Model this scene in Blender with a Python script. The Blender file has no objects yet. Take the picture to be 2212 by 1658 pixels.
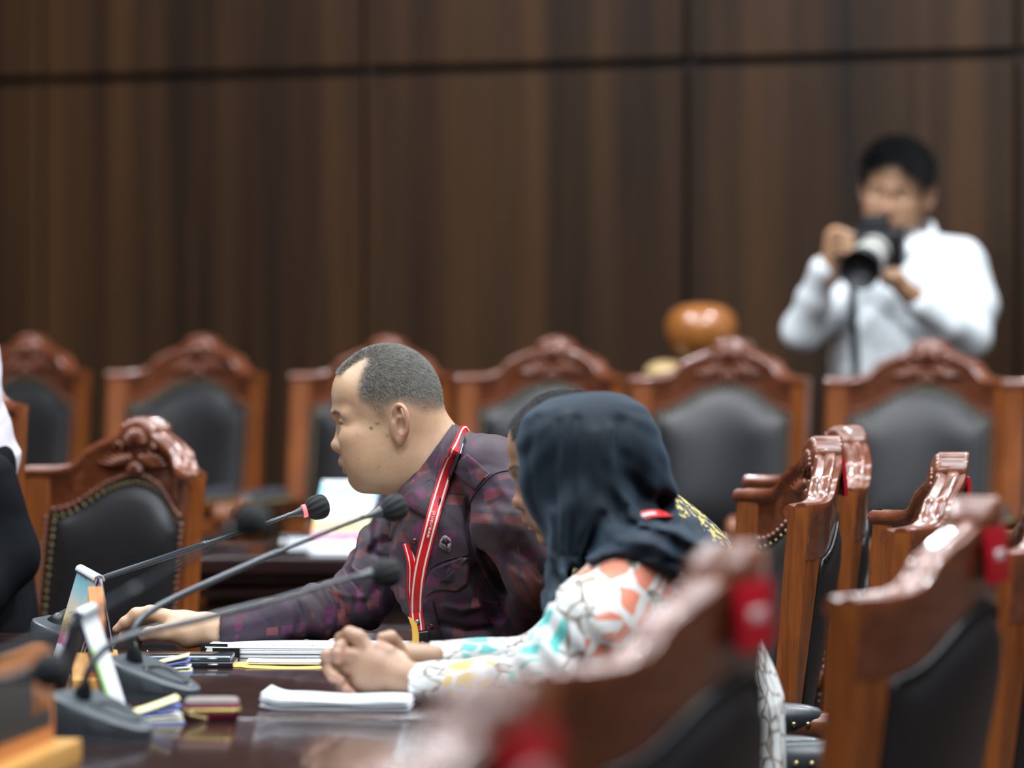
import bpy, bmesh, math, random
import numpy as np
from mathutils import Vector, Matrix, Euler
PI = math.pi
scene = bpy.context.scene
COL = scene.collection
rnd = random.Random(7)

# ---------------------------------------------------------------- camera
F = 7680.0          # focal length in pixels of the 2212 x 1658 frame
CX, HY, CZ = 1106.0, 650.0, 1.32   # centre column, horizon row, lens height
cam_d = bpy.data.cameras.new('camera')
cam = bpy.data.objects.new('camera', cam_d)
COL.objects.link(cam)
cam_d.sensor_width = 36.0
cam_d.lens = F * 36.0 / 2212.0
cam_d.clip_end = 60
cam.location = (0, 0, CZ)
cam.rotation_euler = (PI / 2, 0, 0)
cam_d.shift_y = (HY - 829.0) / 2212.0
cam_d.dof.use_dof = True
cam_d.dof.focus_distance = 5.77
cam_d.dof.aperture_fstop = 2.35
scene.camera = cam

# ---------------------------------------------------------------- world, lights, exposure
w = bpy.data.worlds.new('world'); scene.world = w; w.use_nodes = True
w.node_tree.nodes['Background'].inputs[0].default_value = (0.75, 0.86, 1.0, 1)
w.node_tree.nodes['Background'].inputs[1].default_value = 0.14
scene.view_settings.view_transform = 'Standard'
scene.view_settings.look = 'None'
scene.view_settings.gamma = 1
scene.view_settings.use_curve_mapping = False
scene.view_settings.exposure = 0.04
scene.cycles.use_denoising = True
scene.cycles.adaptive_threshold = 0.03
scene.cycles.max_bounces = 4
scene.cycles.diffuse_bounces = 2
scene.cycles.glossy_bounces = 3
scene.cycles.transmission_bounces = 3
scene.cycles.caustics_reflective = False
scene.cycles.caustics_refractive = False
scene.cycles.sample_clamp_indirect = 4.0

CEIL = 4.6
def area(x, y, sx, sy, power, col=(0.86, 0.94, 1.0), z=CEIL - 0.06, aim=None):
    d = bpy.data.lights.new('ceiling_lamp', 'AREA'); d.shape = 'RECTANGLE'
    d.size = sx; d.size_y = sy; d.energy = power; d.color = col
    o = bpy.data.objects.new('ceiling_lamp', d); COL.objects.link(o); o.location = (x, y, z)
    if aim is not None:
        o.rotation_euler = (Vector(aim) - Vector(o.location)).to_track_quat('-Z', 'Y').to_euler()
    return o
for lx in (-3.0, 0.0, 3.0):
    for ly in (1.2, 4.4, 7.6):
        area(lx, ly, 2.4, 1.1, 76)
def downlight(x, y, power=80):
    d = bpy.data.lights.new('downlight', 'AREA'); d.shape = 'DISK'; d.size = 0.14
    d.energy = power; d.color = (0.95, 0.97, 1.0)
    o = bpy.data.objects.new('downlight', d); COL.objects.link(o); o.location = (x, y, CEIL - 0.05)
for lx, ly in ((-1.6, 6.0), (1.4, 6.0), (1.9, 8.9), (-1.4, 8.9), (0.3, 2.9), (2.6, 3.2)):
    downlight(lx, ly)

# ---------------------------------------------------------------- placing
def P(px, py, s):
    """point seen at pixel (px, py) where one metre covers s pixels"""
    return Vector(((px - CX) / s, F / s, CZ - (py - HY) / s))
def Pd(px, py, d):
    return P(px, py, F / d)
class Frame:
    """helper for tracing a figure that stands d0 metres away; w = metres further away"""
    def __init__(self, s0): self.s0 = s0; self.d0 = F / s0
    def __call__(self, px, py, w=0.0): return np.array(Pd(px, py, self.d0 + w))

# ---------------------------------------------------------------- materials
def new_mat(name):
    m = bpy.data.materials.new(name); m.use_nodes = True
    nt = m.node_tree; b = nt.nodes['Principled BSDF']
    return m, nt, b
def nd(nt, t, **kw):
    n = nt.nodes.new(t)
    for k, v in kw.items():
        if k.startswith('i_'):
            key = k[2:]
            n.inputs[int(key) if key.isdigit() else key.replace('_', ' ')].default_value = v
        else: setattr(n, k, v)
    return n
def lk(nt, a, b): nt.links.new(a, b)
def ramp(nt, fac, stops, interp='LINEAR'):
    r = nt.nodes.new('ShaderNodeValToRGB'); r.color_ramp.interpolation = interp
    cr = r.color_ramp
    while len(cr.elements) < len(stops): cr.elements.new(0.5)
    for e, (p, c) in zip(cr.elements, stops):
        e.position = p; e.color = tuple(c) + (1,) if len(c) == 3 else c
    if fac is not None: lk(nt, fac, r.inputs[0])
    return r
def mixc(nt, fac, a, b, mode='MIX'):
    m = nt.nodes.new('ShaderNodeMix'); m.data_type = 'RGBA'; m.blend_type = mode
    for sock, v in ((m.inputs[0], fac), (m.inputs[6], a), (m.inputs[7], b)):
        if hasattr(v, 'is_linked'): lk(nt, v, sock)
        elif isinstance(v, (int, float)): sock.default_value = v
        else: sock.default_value = tuple(v) + (1,)
    return m.outputs[2]
def mth(nt, op, a, b=None, c=None):
    m = nt.nodes.new('ShaderNodeMath'); m.operation = op
    for i, v in enumerate((a, b, c)):
        if v is None: continue
        if hasattr(v, 'is_linked'): lk(nt, v, m.inputs[i])
        else: m.inputs[i].default_value = v
    return m.outputs[0]
def coords(nt, kind='Object', scale=(1, 1, 1), rot=(0, 0, 0), loc=(0, 0, 0)):
    t = nt.nodes.new('ShaderNodeTexCoord'); m = nt.nodes.new('ShaderNodeMapping')
    m.inputs['Scale'].default_value = scale; m.inputs['Rotation'].default_value = rot; m.inputs['Location'].default_value = loc
    lk(nt, t.outputs[kind], m.inputs[0]); return m.outputs[0]
def attr(nt, name, out='Vector'):
    a = nt.nodes.new('ShaderNodeAttribute'); a.attribute_name = name; return a.outputs[out]
def noise(nt, vec, scale=5, detail=3, rough=0.5, dist=0.0):
    n = nt.nodes.new('ShaderNodeTexNoise')
    n.inputs['Scale'].default_value = scale; n.inputs['Detail'].default_value = detail
    n.inputs['Roughness'].default_value = rough; n.inputs['Distortion'].default_value = dist
    if vec is not None: lk(nt, vec, n.inputs['Vector'])
    return n.outputs['Fac']
def bump(nt, b, h, strength=0.3, dist=0.01):
    n = nt.nodes.new('ShaderNodeBump'); n.inputs['Strength'].default_value = strength
    n.inputs['Distance'].default_value = dist; lk(nt, h, n.inputs['Height']); lk(nt, n.outputs[0], b.inputs['Normal'])
def plain(name, col, rough=0.5, metal=0.0, var=0.12, scale=30, coat=0.0, bmp=0.0, emis=None, spec=None, sheen=0.0, subs=0.0):
    m, nt, b = new_mat(name)
    v = coords(nt); n = noise(nt, v, scale, 4)
    lo = tuple(c * (1 - var) for c in col); hi = tuple(min(1, c * (1 + var)) for c in col)
    r = ramp(nt, n, [(0.3, lo), (0.7, hi)]); lk(nt, r.outputs[0], b.inputs['Base Color'])
    b.inputs['Roughness'].default_value = rough; b.inputs['Metallic'].default_value = metal
    b.inputs['Coat Weight'].default_value = coat; b.inputs['Coat Roughness'].default_value = 0.08
    if spec is not None: b.inputs['Specular IOR Level'].default_value = spec
    if sheen: b.inputs['Sheen Weight'].default_value = sheen
    if subs:
        b.inputs['Subsurface Weight'].default_value = subs; b.inputs['Subsurface Scale'].default_value = 0.01
        b.inputs['Subsurface Radius'].default_value = (1.0, 0.4, 0.25)
    if bmp: bump(nt, b, n, bmp, 0.002)
    if emis: b.inputs['Emission Color'].default_value = tuple(emis[:3]) + (1,); b.inputs['Emission Strength'].default_value = emis[3]
    return m
def wood_mat(name, dark, light, rough=0.3, coat=0.5, along='z', gs=1.0, coat_rough=0.1):
    m, nt, b = new_mat(name)
    sc = {'z': (14, 14, 1.2), 'x': (1.2, 14, 14), 'y': (14, 1.2, 14)}[along]
    v = coords(nt, scale=tuple(q * gs for q in sc))
    n1 = noise(nt, v, 3.0, 5, 0.6, 0.6); n2 = noise(nt, v, 14.0, 3, 0.6)
    f = mth(nt, 'ADD', mth(nt, 'MULTIPLY', n1, 0.75), mth(nt, 'MULTIPLY', n2, 0.25))
    r = ramp(nt, f, [(0.32, dark), (0.68, light)]); lk(nt, r.outputs[0], b.inputs['Base Color'])
    b.inputs['Roughness'].default_value = rough; b.inputs['Coat Weight'].default_value = coat
    b.inputs['Coat Roughness'].default_value = coat_rough
    return m

M = {}
M['chair_wood'] = wood_mat('carved_chair_wood', (0.10, 0.025, 0.006), (0.32, 0.092, 0.019), 0.34, 0.6)
M['chair_crest'] = wood_mat('carved_crest_wood', (0.09, 0.024, 0.010), (0.22, 0.064, 0.026), 0.28, 0.85, 'x', coat_rough=0.13)
M['leather'] = plain('dark_leather', (0.013, 0.0125, 0.0145), 0.40, var=0.15, scale=160, bmp=0.12, spec=0.5)
M['leather_arm'] = plain('arm_leather', (0.035, 0.042, 0.05), 0.36, var=0.15, scale=160, bmp=0.1, spec=0.7)
M['piping'] = plain('black_piping', (0.012, 0.013, 0.014), 0.3)
M['brass'] = plain('aged_brass', (0.45, 0.36, 0.17), 0.32, 0.9)
M['label_red'] = plain('red_label_plastic', (0.42, 0.006, 0.018), 0.3, coat=0.4)
M['white_print'] = plain('white_print', (0.8, 0.8, 0.8), 0.5)
M['mic_plastic'] = plain('grey_mic_plastic', (0.050, 0.062, 0.072), 0.42, spec=0.6)
M['mic_dark'] = plain('dark_mic_plastic', (0.012, 0.015, 0.018), 0.4)
M['neck_metal'] = plain('gooseneck_coating', (0.040, 0.052, 0.062), 0.33, spec=0.7)
M['foam'] = plain('black_foam', (0.010, 0.013, 0.014), 0.85, var=0.3, scale=400, bmp=0.5)
M['ring_red'] = plain('lit_ring', (0.9, 0.1, 0.1), 0.4, emis=(1.0, 0.10, 0.11, 2.2))
M['silver'] = plain('silver_metal', (0.6, 0.6, 0.6), 0.28, 1.0)
M['navy'] = plain('navy_board', (0.020, 0.018, 0.09), 0.45)
M['paper'] = plain('white_paper', (0.80, 0.84, 0.90), 0.6, var=0.02)
M['paper_warm'] = plain('warm_white_paper', (0.86, 0.84, 0.72), 0.6, var=0.03)
M['yellow_note'] = plain('yellow_note_paper', (0.80, 0.76, 0.36), 0.6, var=0.04)
M['blue_note'] = plain('blue_note_paper', (0.14, 0.2, 0.62), 0.5)
M['envelope'] = plain('yellow_envelope', (0.86, 0.56, 0.12), 0.55, var=0.04)
M['phone'] = plain('phone_steel', (0.30, 0.36, 0.42), 0.15, 0.85)
M['phone_dark'] = plain('phone_glass', (0.015, 0.02, 0.03), 0.08, coat=1.0)
M['clip'] = plain('binder_clip_steel', (0.03, 0.034, 0.03), 0.2, 0.5, coat=0.6)
M['nameplate_wood'] = wood_mat('nameplate_wood', (0.40, 0.12, 0.025), (0.62, 0.24, 0.06), 0.5, 0.25, 'x')
M['nameplate_base'] = wood_mat('nameplate_base_wood', (0.52, 0.23, 0.04), (0.72, 0.40, 0.10), 0.5, 0.25, 'x')
M['dark_paint'] = plain('dark_inset_paint', (0.02, 0.02, 0.02), 0.4)
M['post_wood'] = wood_mat('turned_post_wood', (0.26, 0.085, 0.018), (0.42, 0.16, 0.04), 0.25, 0.9)
M['pale_wood'] = wood_mat('pale_varnished_wood', (0.45, 0.30, 0.12), (0.62, 0.45, 0.22), 0.35, 0.6)
M['lanyard'] = plain('red_ribbon', (0.70, 0.010, 0.014), 0.45, coat=0.15, var=0.03)
M['ribbon_white'] = plain('white_ribbon_stripe', (0.85, 0.85, 0.85), 0.5, var=0.02)
M['buckle'] = plain('black_buckle', (0.012, 0.012, 0.014), 0.3)
M['button'] = plain('dark_red_button', (0.08, 0.01, 0.02), 0.2, coat=0.6)
M['zip_gold'] = plain('gold_zip', (0.62, 0.50, 0.16), 0.35, 0.7)
M['wallet_red'] = plain('magenta_leather', (0.20, 0.008, 0.045), 0.4)
M['wallet_grey'] = plain('grey_felt', (0.20, 0.17, 0.16), 0.85)
M['eye'] = None
M['white_shirt'] = plain('white_cotton', (0.80, 0.86, 0.90), 0.75, var=0.03, scale=12)
M['black_cloth'] = plain('black_cloth', (0.006, 0.007, 0.009), 0.9, var=0.2, spec=0.1)
M['trousers'] = plain('dark_trousers', (0.02, 0.02, 0.024), 0.85)
M['hair_black'] = plain('black_hair_mass', (0.012, 0.013, 0.016), 0.45, var=0.4, scale=120, bmp=0.6)
M['cam_body'] = plain('black_camera_body', (0.012, 0.013, 0.016), 0.4)
M['lens_white'] = plain('white_lens_barrel', (0.55, 0.56, 0.52), 0.4)
M['shoe'] = plain('black_shoe', (0.01, 0.01, 0.01), 0.3)
M['emblem'] = plain('silver_thread', (0.22, 0.21, 0.24), 0.6)

def hijab_mat():
    m, nt, b = new_mat('navy_hijab_cloth')
    v = coords(nt); n = noise(nt, v, 6, 3)
    r = ramp(nt, n, [(0.3, (0.0045, 0.008, 0.013)), (0.75, (0.008, 0.015, 0.025))])
    lk(nt, r.outputs[0], b.inputs['Base Color'])
    b.inputs['Roughness'].default_value = 0.75
    b.inputs['Specular IOR Level'].default_value = 0.25
    b.inputs['Sheen Weight'].default_value = 0.20; b.inputs['Sheen Roughness'].default_value = 0.5
    b.inputs['Sheen Tint'].default_value = (0.30, 0.50, 0.70, 1)
    return m
M['hijab'] = hijab_mat()
def scarf_mat():
    return plain('white_scarf_cloth', (0.7, 0.66, 0.72), 0.8, var=0.04)
M['scarf'] = scarf_mat()

def skin_mat(name, base, deep, hairy=(0.05, 0.05, 0.048), spots=False):
    m, nt, b = new_mat(name)
    v = coords(nt)
    n = noise(nt, v, 22, 5, 0.6); n2 = noise(nt, v, 160, 2)
    c = ramp(nt, n, [(0.30, deep), (0.72, base)]).outputs[0]
    c = mixc(nt, mth(nt, 'MULTIPLY', n2, 0.25), c, tuple(q * 0.75 for q in base))
    # x = hair roots, y = redness (lips, ears, knuckles), z = dark spots and the painted shade of the mouth slit
    a = nt.nodes.new('ShaderNodeAttribute'); a.attribute_name = 'skin'
    s = nt.nodes.new('ShaderNodeSeparateXYZ'); lk(nt, a.outputs['Vector'], s.inputs[0])
    c = mixc(nt, s.outputs[1], c, (0.42, 0.17, 0.14))
    c = mixc(nt, s.outputs[2], c, (0.07, 0.05, 0.035))
    c = mixc(nt, s.outputs[0], c, hairy)
    lk(nt, c, b.inputs['Base Color'])
    b.inputs['Roughness'].default_value = 0.42
    b.inputs['Subsurface Weight'].default_value = 0.12
    b.inputs['Subsurface Scale'].default_value = 0.008
    b.inputs['Subsurface Radius'].default_value = (1.0, 0.35, 0.2)
    bump(nt, b, n2, 0.12, 0.0008)
    return m
M['skin_man'] = skin_mat('tan_skin', (0.62, 0.41, 0.27), (0.50, 0.31, 0.185), (0.085, 0.078, 0.062))
M['skin_woman'] = skin_mat('light_brown_skin', (0.44, 0.27, 0.175), (0.34, 0.19, 0.12))
M['skin_dark'] = skin_mat('brown_skin', (0.50, 0.29, 0.17), (0.40, 0.22, 0.125))

def hair_mat(name, dark, light):
    m, nt, b = new_mat(name)
    h = nt.nodes.new('ShaderNodeHairInfo')
    r = ramp(nt, h.outputs['Random'], [(0.0, dark), (0.45, tuple(0.5 * (p + q) * 0.6 for p, q in zip(dark, light))), (1.0, light)])
    lk(nt, r.outputs[0], b.inputs['Base Color'])
    b.inputs['Roughness'].default_value = 0.4
    return m
M['hair_grey'] = hair_mat('short_grey_hair', (0.016, 0.018, 0.019), (0.50, 0.48, 0.43))
M['hair_dark'] = hair_mat('short_black_hair', (0.006, 0.007, 0.009), (0.05, 0.05, 0.05))

def eye_mat():
    m, nt, b = new_mat('eyeball')
    # object coordinates: local +x looks out of the eye
    v = coords(nt); s = nt.nodes.new('ShaderNodeSeparateXYZ'); lk(nt, v, s.inputs[0])
    d = mth(nt, 'SQRT', mth(nt, 'ADD', mth(nt, 'POWER', s.outputs[1], 2.0), mth(nt, 'POWER', s.outputs[2], 2.0)))
    r = ramp(nt, mth(nt, 'MULTIPLY', d, 80.0), [(0.0, (0.005, 0.005, 0.005)), (0.2, (0.006, 0.004, 0.003)), (0.24, (0.05, 0.022, 0.01)), (0.44, (0.03, 0.015, 0.01)), (0.5, (0.55, 0.5, 0.44))])
    front = mth(nt, 'GREATER_THAN', s.outputs[0], 0.0)
    c = mixc(nt, front, (0.55, 0.5, 0.44), r.outputs[0]); lk(nt, c, b.inputs['Base Color'])
    b.inputs['Roughness'].default_value = 0.1
    return m
M['eye'] = eye_mat()

def wall_mat():
    m, nt, b = new_mat('dark_walnut_veneer')
    v = coords(nt, scale=(1, 1, 0.035))
    n1 = noise(nt, v, 7.0, 5, 0.62, 0.15)
    n2 = noise(nt, coords(nt, scale=(1, 1, 0.012), loc=(3.3, 0, 1)), 3.4, 3, 0.5)
    n3 = noise(nt, coords(nt, scale=(1, 1, 0.02)), 60.0, 3, 0.6)
    # each panel takes its own tone
    vx = coords(nt); s = nt.nodes.new('ShaderNodeSeparateXYZ'); lk(nt, vx, s.inputs[0])
    f = mth(nt, 'ADD', mth(nt, 'MULTIPLY', n1, 0.55), mth(nt, 'MULTIPLY', n2, 0.35))
    f = mth(nt, 'ADD', f, mth(nt, 'MULTIPLY', n3, 0.14))
    r = ramp(nt, f, [(0.40, (0.011, 0.0065, 0.0048)), (0.48, (0.025, 0.0122, 0.0062)), (0.56, (0.044, 0.0208, 0.0088)), (0.66, (0.070, 0.032, 0.0122))])
    lk(nt, r.outputs[0], b.inputs['Base Color'])
    b.inputs['Roughness'].default_value = 0.45
    b.inputs['Specular IOR Level'].default_value = 0.3
    return m
M['wall_wood'] = wall_mat()
M['groove'] = plain('groove_dark', (0.012, 0.010, 0.010), 0.5)
M['tabletop'] = None
def table_mat(name='polished_table_wood', dark=(0.017, 0.0085, 0.0090), light=(0.036, 0.016, 0.0145), rough=0.16):
    m, nt, b = new_mat(name)
    v = coords(nt, scale=(1.0, 9, 9)); n1 = noise(nt, v, 4, 6, 0.65, 0.4)
    r = ramp(nt, n1, [(0.3, dark), (0.72, light)]); lk(nt, r.outputs[0], b.inputs['Base Color'])
    n2 = noise(nt, coords(nt), 18, 4)
    rr = ramp(nt, n2, [(0.3, (rough * .7,) * 3), (0.8, (rough * 1.3,) * 3)]); lk(nt, rr.outputs[0], b.inputs['Roughness'])
    b.inputs['Coat Weight'].default_value = 0.3; b.inputs['Coat Roughness'].default_value = 0.05
    return m
M['tabletop'] = table_mat()
M['table_body'] = table_mat('dark_table_body', (0.016, 0.007, 0.007), (0.034, 0.013, 0.012), 0.35)
M['carpet'] = plain('brown_carpet', (0.05, 0.03, 0.022), 0.95, var=0.3, scale=90, bmp=0.4)
M['ceiling'] = plain('white_ceiling', (0.6, 0.6, 0.58), 0.9)

def square_batik():
    """dark plum cloth with rows of magenta, violet and orange-red squares; 'cloth' attribute = metres along the cloth"""
    m, nt, b = new_mat('plum_square_batik')
    a = attr(nt, 'cloth')
    nzv = nt.nodes.new('ShaderNodeTexNoise'); nzv.inputs['Scale'].default_value = 9; lk(nt, a, nzv.inputs['Vector'])
    cur = None
    base = ramp(nt, noise(nt, a, 14, 3), [(0.3, (0.022, 0.012, 0.028)), (0.5, (0.038, 0.024, 0.037)), (0.7, (0.056, 0.040, 0.043))]).outputs[0]
    col = base
    for (cw, ch, seed, thr, rot) in ((0.021, 0.026, 1.3, 0.50, 0.10), (0.030, 0.022, 7.7, 0.66, 0.10)):
        mp = nt.nodes.new('ShaderNodeMapping'); mp.inputs['Rotation'].default_value = (0, 0, rot)
        mp.inputs['Scale'].default_value = (1 / cw, 1 / ch, 1); mp.inputs['Location'].default_value = (seed, seed * 2, 0)
        lk(nt, a, mp.inputs[0])
        s = nt.nodes.new('ShaderNodeSeparateXYZ'); lk(nt, mp.outputs[0], s.inputs[0])
        fx = mth(nt, 'FRACT', s.outputs[0]); fy = mth(nt, 'FRACT', s.outputs[1])
        ix = mth(nt, 'FLOOR', s.outputs[0]); iy = mth(nt, 'FLOOR', s.outputs[1])
        cmb = nt.nodes.new('ShaderNodeCombineXYZ'); lk(nt, ix, cmb.inputs[0]); lk(nt, iy, cmb.inputs[1]); cmb.inputs[2].default_value = seed
        wn = nt.nodes.new('ShaderNodeTexWhiteNoise'); wn.noise_dimensions = '3D'; lk(nt, cmb.outputs[0], wn.inputs['Vector'])
        inx = mth(nt, 'MULTIPLY', mth(nt, 'GREATER_THAN', fx, 0.14), mth(nt, 'LESS_THAN', fx, 0.86))
        iny = mth(nt, 'MULTIPLY', mth(nt, 'GREATER_THAN', fy, 0.14), mth(nt, 'LESS_THAN', fy, 0.86))
        on = mth(nt, 'GREATER_THAN', wn.outputs['Value'], thr)
        big = noise(nt, mp.outputs[0], 0.22, 1)
        on2 = mth(nt, 'GREATER_THAN', big, 0.42)
        mask = mth(nt, 'MULTIPLY', mth(nt, 'MULTIPLY', inx, iny), mth(nt, 'MULTIPLY', on, on2))
        sc = nt.nodes.new('ShaderNodeSeparateColor'); lk(nt, wn.outputs['Color'], sc.inputs[0])
        hue = ramp(nt, sc.outputs[1], [(0.0, (0.085, 0.014, 0.045)), (0.30, (0.125, 0.020, 0.080)), (0.50, (0.045, 0.016, 0.050)), (0.70, (0.15, 0.034, 0.034)), (0.88, (0.21, 0.055, 0.050))], 'CONSTANT').outputs[0]
        col = mixc(nt, mth(nt, 'MULTIPLY', mask, 0.60), col, hue)
    lk(nt, col, b.inputs['Base Color'])
    b.inputs['Roughness'].default_value = 0.62
    b.inputs['Sheen Weight'].default_value = 0.04
    b.inputs['Specular IOR Level'].default_value = 0.3
    n = noise(nt, a, 700, 2); bump(nt, b, n, 0.15, 0.0006)
    return m
M['batik_plum'] = square_batik()

def blob_batik():
    """white cloth with fine brown meander lines and coral / turquoise / yellow drop shapes.
    'cloth' = metres along the cloth; 'zone' = (coral, turquoise, yellow) weights"""
    m, nt, b = new_mat('white_drop_batik')
    a = attr(nt, 'cloth')
    wv = nt.nodes.new('ShaderNodeTexNoise'); wv.inputs['Scale'].default_value = 22; wv.inputs['Detail'].default_value = 1; lk(nt, a, wv.inputs['Vector'])
    va = nt.nodes.new('ShaderNodeVectorMath'); va.operation = 'MULTIPLY_ADD'
    lk(nt, wv.outputs['Color'], va.inputs[0]); va.inputs[1].default_value = (0.028,) * 3; lk(nt, a, va.inputs[2])
    mp = nt.nodes.new('ShaderNodeMapping'); mp.inputs['Scale'].default_value = (1, 0.62, 0.0); lk(nt, va.outputs[0], mp.inputs[0])
    vor = nt.nodes.new('ShaderNodeTexVoronoi'); vor.feature = 'DISTANCE_TO_EDGE'; vor.inputs['Scale'].default_value = 36
    vor.inputs['Randomness'].default_value = 0.8; lk(nt, mp.outputs[0], vor.inputs['Vector'])
    vb = nt.nodes.new('ShaderNodeTexVoronoi'); vb.feature = 'DISTANCE_TO_EDGE'; vb.inputs['Scale'].default_value = 50
    vb.inputs['Randomness'].default_value = 0.9; lk(nt, mp.outputs[0], vb.inputs['Vector'])
    line = ramp(nt, vb.outputs['Distance'], [(0.0, (1, 1, 1)), (0.045, (1, 1, 1)), (0.10, (0, 0, 0))]).outputs[0]
    blob = ramp(nt, vor.outputs['Distance'], [(0.075, (0, 0, 0)), (0.105, (1, 1, 1))]).outputs[0]
    z = nt.nodes.new('ShaderNodeSeparateXYZ'); lk(nt, attr(nt, 'zone'), z.inputs[0])
    edge = noise(nt, a, 12, 1)
    cloth = ramp(nt, noise(nt, a, 30, 2), [(0.35, (0.74, 0.78, 0.78)), (0.6, (0.84, 0.86, 0.85))]).outputs[0]
    brown = ramp(nt, noise(nt, a, 60, 2), [(0.4, (0.20, 0.16, 0.12)), (0.6, (0.40, 0.37, 0.34))]).outputs[0]
    zon = None; col = cloth
    tot = mth(nt, 'MAXIMUM', mth(nt, 'MAXIMUM', z.outputs[0], z.outputs[1]), z.outputs[2])
    anyz = mth(nt, 'GREATER_THAN', mth(nt, 'ADD', tot, mth(nt, 'MULTIPLY', mth(nt, 'SUBTRACT', edge, 0.5), 0.9)), 0.5)
    col = mixc(nt, mth(nt, 'MULTIPLY', line, mth(nt, 'SUBTRACT', 1.0, anyz)), col, brown)
    for i, c in enumerate(((0.80, 0.27, 0.17), (0.13, 0.60, 0.56), (0.82, 0.62, 0.12))):
        zz = mth(nt, 'MULTIPLY', anyz, mth(nt, 'GREATER_THAN', z.outputs[i], 0.3))
        col = mixc(nt, mth(nt, 'MULTIPLY', zz, blob), col, c)
    lk(nt, col, b.inputs['Base Color']); b.inputs['Roughness'].default_value = 0.7
    return m
M['batik_white'] = blob_batik()
def gold_batik():
    m, nt, b = new_mat('navy_gold_batik')
    v = coords(nt, scale=(1, 1, 1)); n = noise(nt, v, 45, 2, 0.5, 1.5)
    r = ramp(nt, n, [(0.50, (0.012, 0.022, 0.06)), (0.55, (0.55, 0.45, 0.10))]); lk(nt, r.outputs[0], b.inputs['Base Color'])
    b.inputs['Roughness'].default_value = 0.7
    return m
M['batik_gold'] = gold_batik()

def picture_mat(name, horizon=0.45, zdir=2):
    """calendar photograph: a sunset harbour; Generated coordinates, bottom to top"""
    m, nt, b = new_mat(name)
    t = nt.nodes.new('ShaderNodeTexCoord'); s = nt.nodes.new('ShaderNodeSeparateXYZ'); lk(nt, t.outputs['UV'], s.inputs[0])
    n = noise(nt, t.outputs['UV'], 6, 3)
    f = mth(nt, 'ADD', s.outputs[1], mth(nt, 'MULTIPLY', mth(nt, 'SUBTRACT', n, 0.5), 0.18))
    r = ramp(nt, f, [(0.0, (0.75, 0.78, 0.88)), (0.16, (0.76, 0.78, 0.86)), (0.175, (0.45, 0.10, 0.22)), (0.26, (0.75, 0.32, 0.45)), (0.34, (0.78, 0.50, 0.16)), (0.45, (0.86, 0.72, 0.36)), (0.62, (0.85, 0.78, 0.66)), (0.80, (0.40, 0.72, 0.80)), (0.93, (0.30, 0.66, 0.78)), (0.97, (0.85, 0.88, 0.9))])
    n2 = noise(nt, t.outputs['UV'], 14, 4)
    blot = mth(nt, 'MULTIPLY', mth(nt, 'GREATER_THAN', n2, 0.60), mth(nt, 'MULTIPLY', mth(nt, 'GREATER_THAN', s.outputs[1], 0.19), mth(nt, 'LESS_THAN', s.outputs[1], 0.55)))
    c = mixc(nt, mth(nt, 'MULTIPLY', blot, 0.8), r.outputs[0], (0.30, 0.07, 0.22))
    lk(nt, c, b.inputs['Base Color']); b.inputs['Roughness'].default_value = 0.35
    return m
M['picture'] = picture_mat('calendar_photograph')

# ---------------------------------------------------------------- object helpers
def setp(o, label=None, cat=None, group=None, kind=None):
    if label: o['label'] = label
    if cat: o['category'] = cat
    if group: o['group'] = group
    if kind: o['kind'] = kind
    return o
def thing(name, label, cat, loc=(0, 0, 0), rz=0.0, group=None):
    o = bpy.data.objects.new(name, None); COL.objects.link(o)
    o.location = loc; o.rotation_euler = (0, 0, rz); o.empty_display_size = 0.05
    return setp(o, label, cat, group)
def from_bm(name, bm, mat, parent=None, smooth=True, loc=None):
    me = bpy.data.meshes.new(name)
    bmesh.ops.recalc_face_normals(bm, faces=bm.faces)
    bm.to_mesh(me); bm.free()
    return link_mesh(name, me, mat, parent, smooth, loc)
def link_mesh(name, me, mat, parent=None, smooth=True, loc=None):
    for mm in (mat if isinstance(mat, (list, tuple)) else [mat]): me.materials.append(mm)
    if smooth:
        me.polygons.foreach_set('use_smooth', np.ones(len(me.polygons), dtype=bool))
    me.update()
    o = bpy.data.objects.new(name, me); COL.objects.link(o)
    if parent is not None: o.parent = parent
    if loc is not None: o.location = loc
    return o
def sharp(o, deg=35):
    """flat look on hard edges, smooth elsewhere"""
    me = o.data
    me.update()
    bm = bmesh.new(); bm.from_mesh(me)
    for e in bm.edges:
        if len(e.link_faces) == 2 and e.calc_face_angle(0) > math.radians(deg): e.smooth = False
    bm.to_mesh(me); bm.free(); return o
def B(): return bmesh.new()
def box(bm, c, size, rot=None, bev=0.0, seg=2):
    r = bmesh.ops.create_cube(bm, size=1.0)
    vs = r['verts']
    bmesh.ops.scale(bm, verts=vs, vec=Vector(size))
    if bev > 0:
        es = list({e for v in vs for e in v.link_edges})
        rr = bmesh.ops.bevel(bm, geom=es, offset=bev, segments=seg, profile=0.7, affect='EDGES')
        vs = rr['verts'] if rr['verts'] else vs
        vs = list({v for f in rr['faces'] for v in f.verts} | set(v for v in vs if v.is_valid))
    mt = Matrix.Translation(Vector(c))
    if rot is not None: mt = mt @ (rot if isinstance(rot, Matrix) else Euler(rot).to_matrix().to_4x4())
    bmesh.ops.transform(bm, matrix=mt, verts=[v for v in vs if v.is_valid])
    return vs
def ball(bm, c, r, seg=10, rings=8, rot=None):
    rr = bmesh.ops.create_uvsphere(bm, u_segments=seg, v_segments=rings, radius=1.0)
    r3 = (r, r, r) if isinstance(r, (int, float)) else r
    mt = Matrix.Translation(Vector(c))
    if rot is not None: mt = mt @ (rot if isinstance(rot, Matrix) else Euler(rot).to_matrix().to_4x4())
    mt = mt @ Matrix.Diagonal(Vector(tuple(r3) + (1,)))
    bmesh.ops.transform(bm, matrix=mt, verts=rr['verts'])
    return rr['verts']
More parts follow.
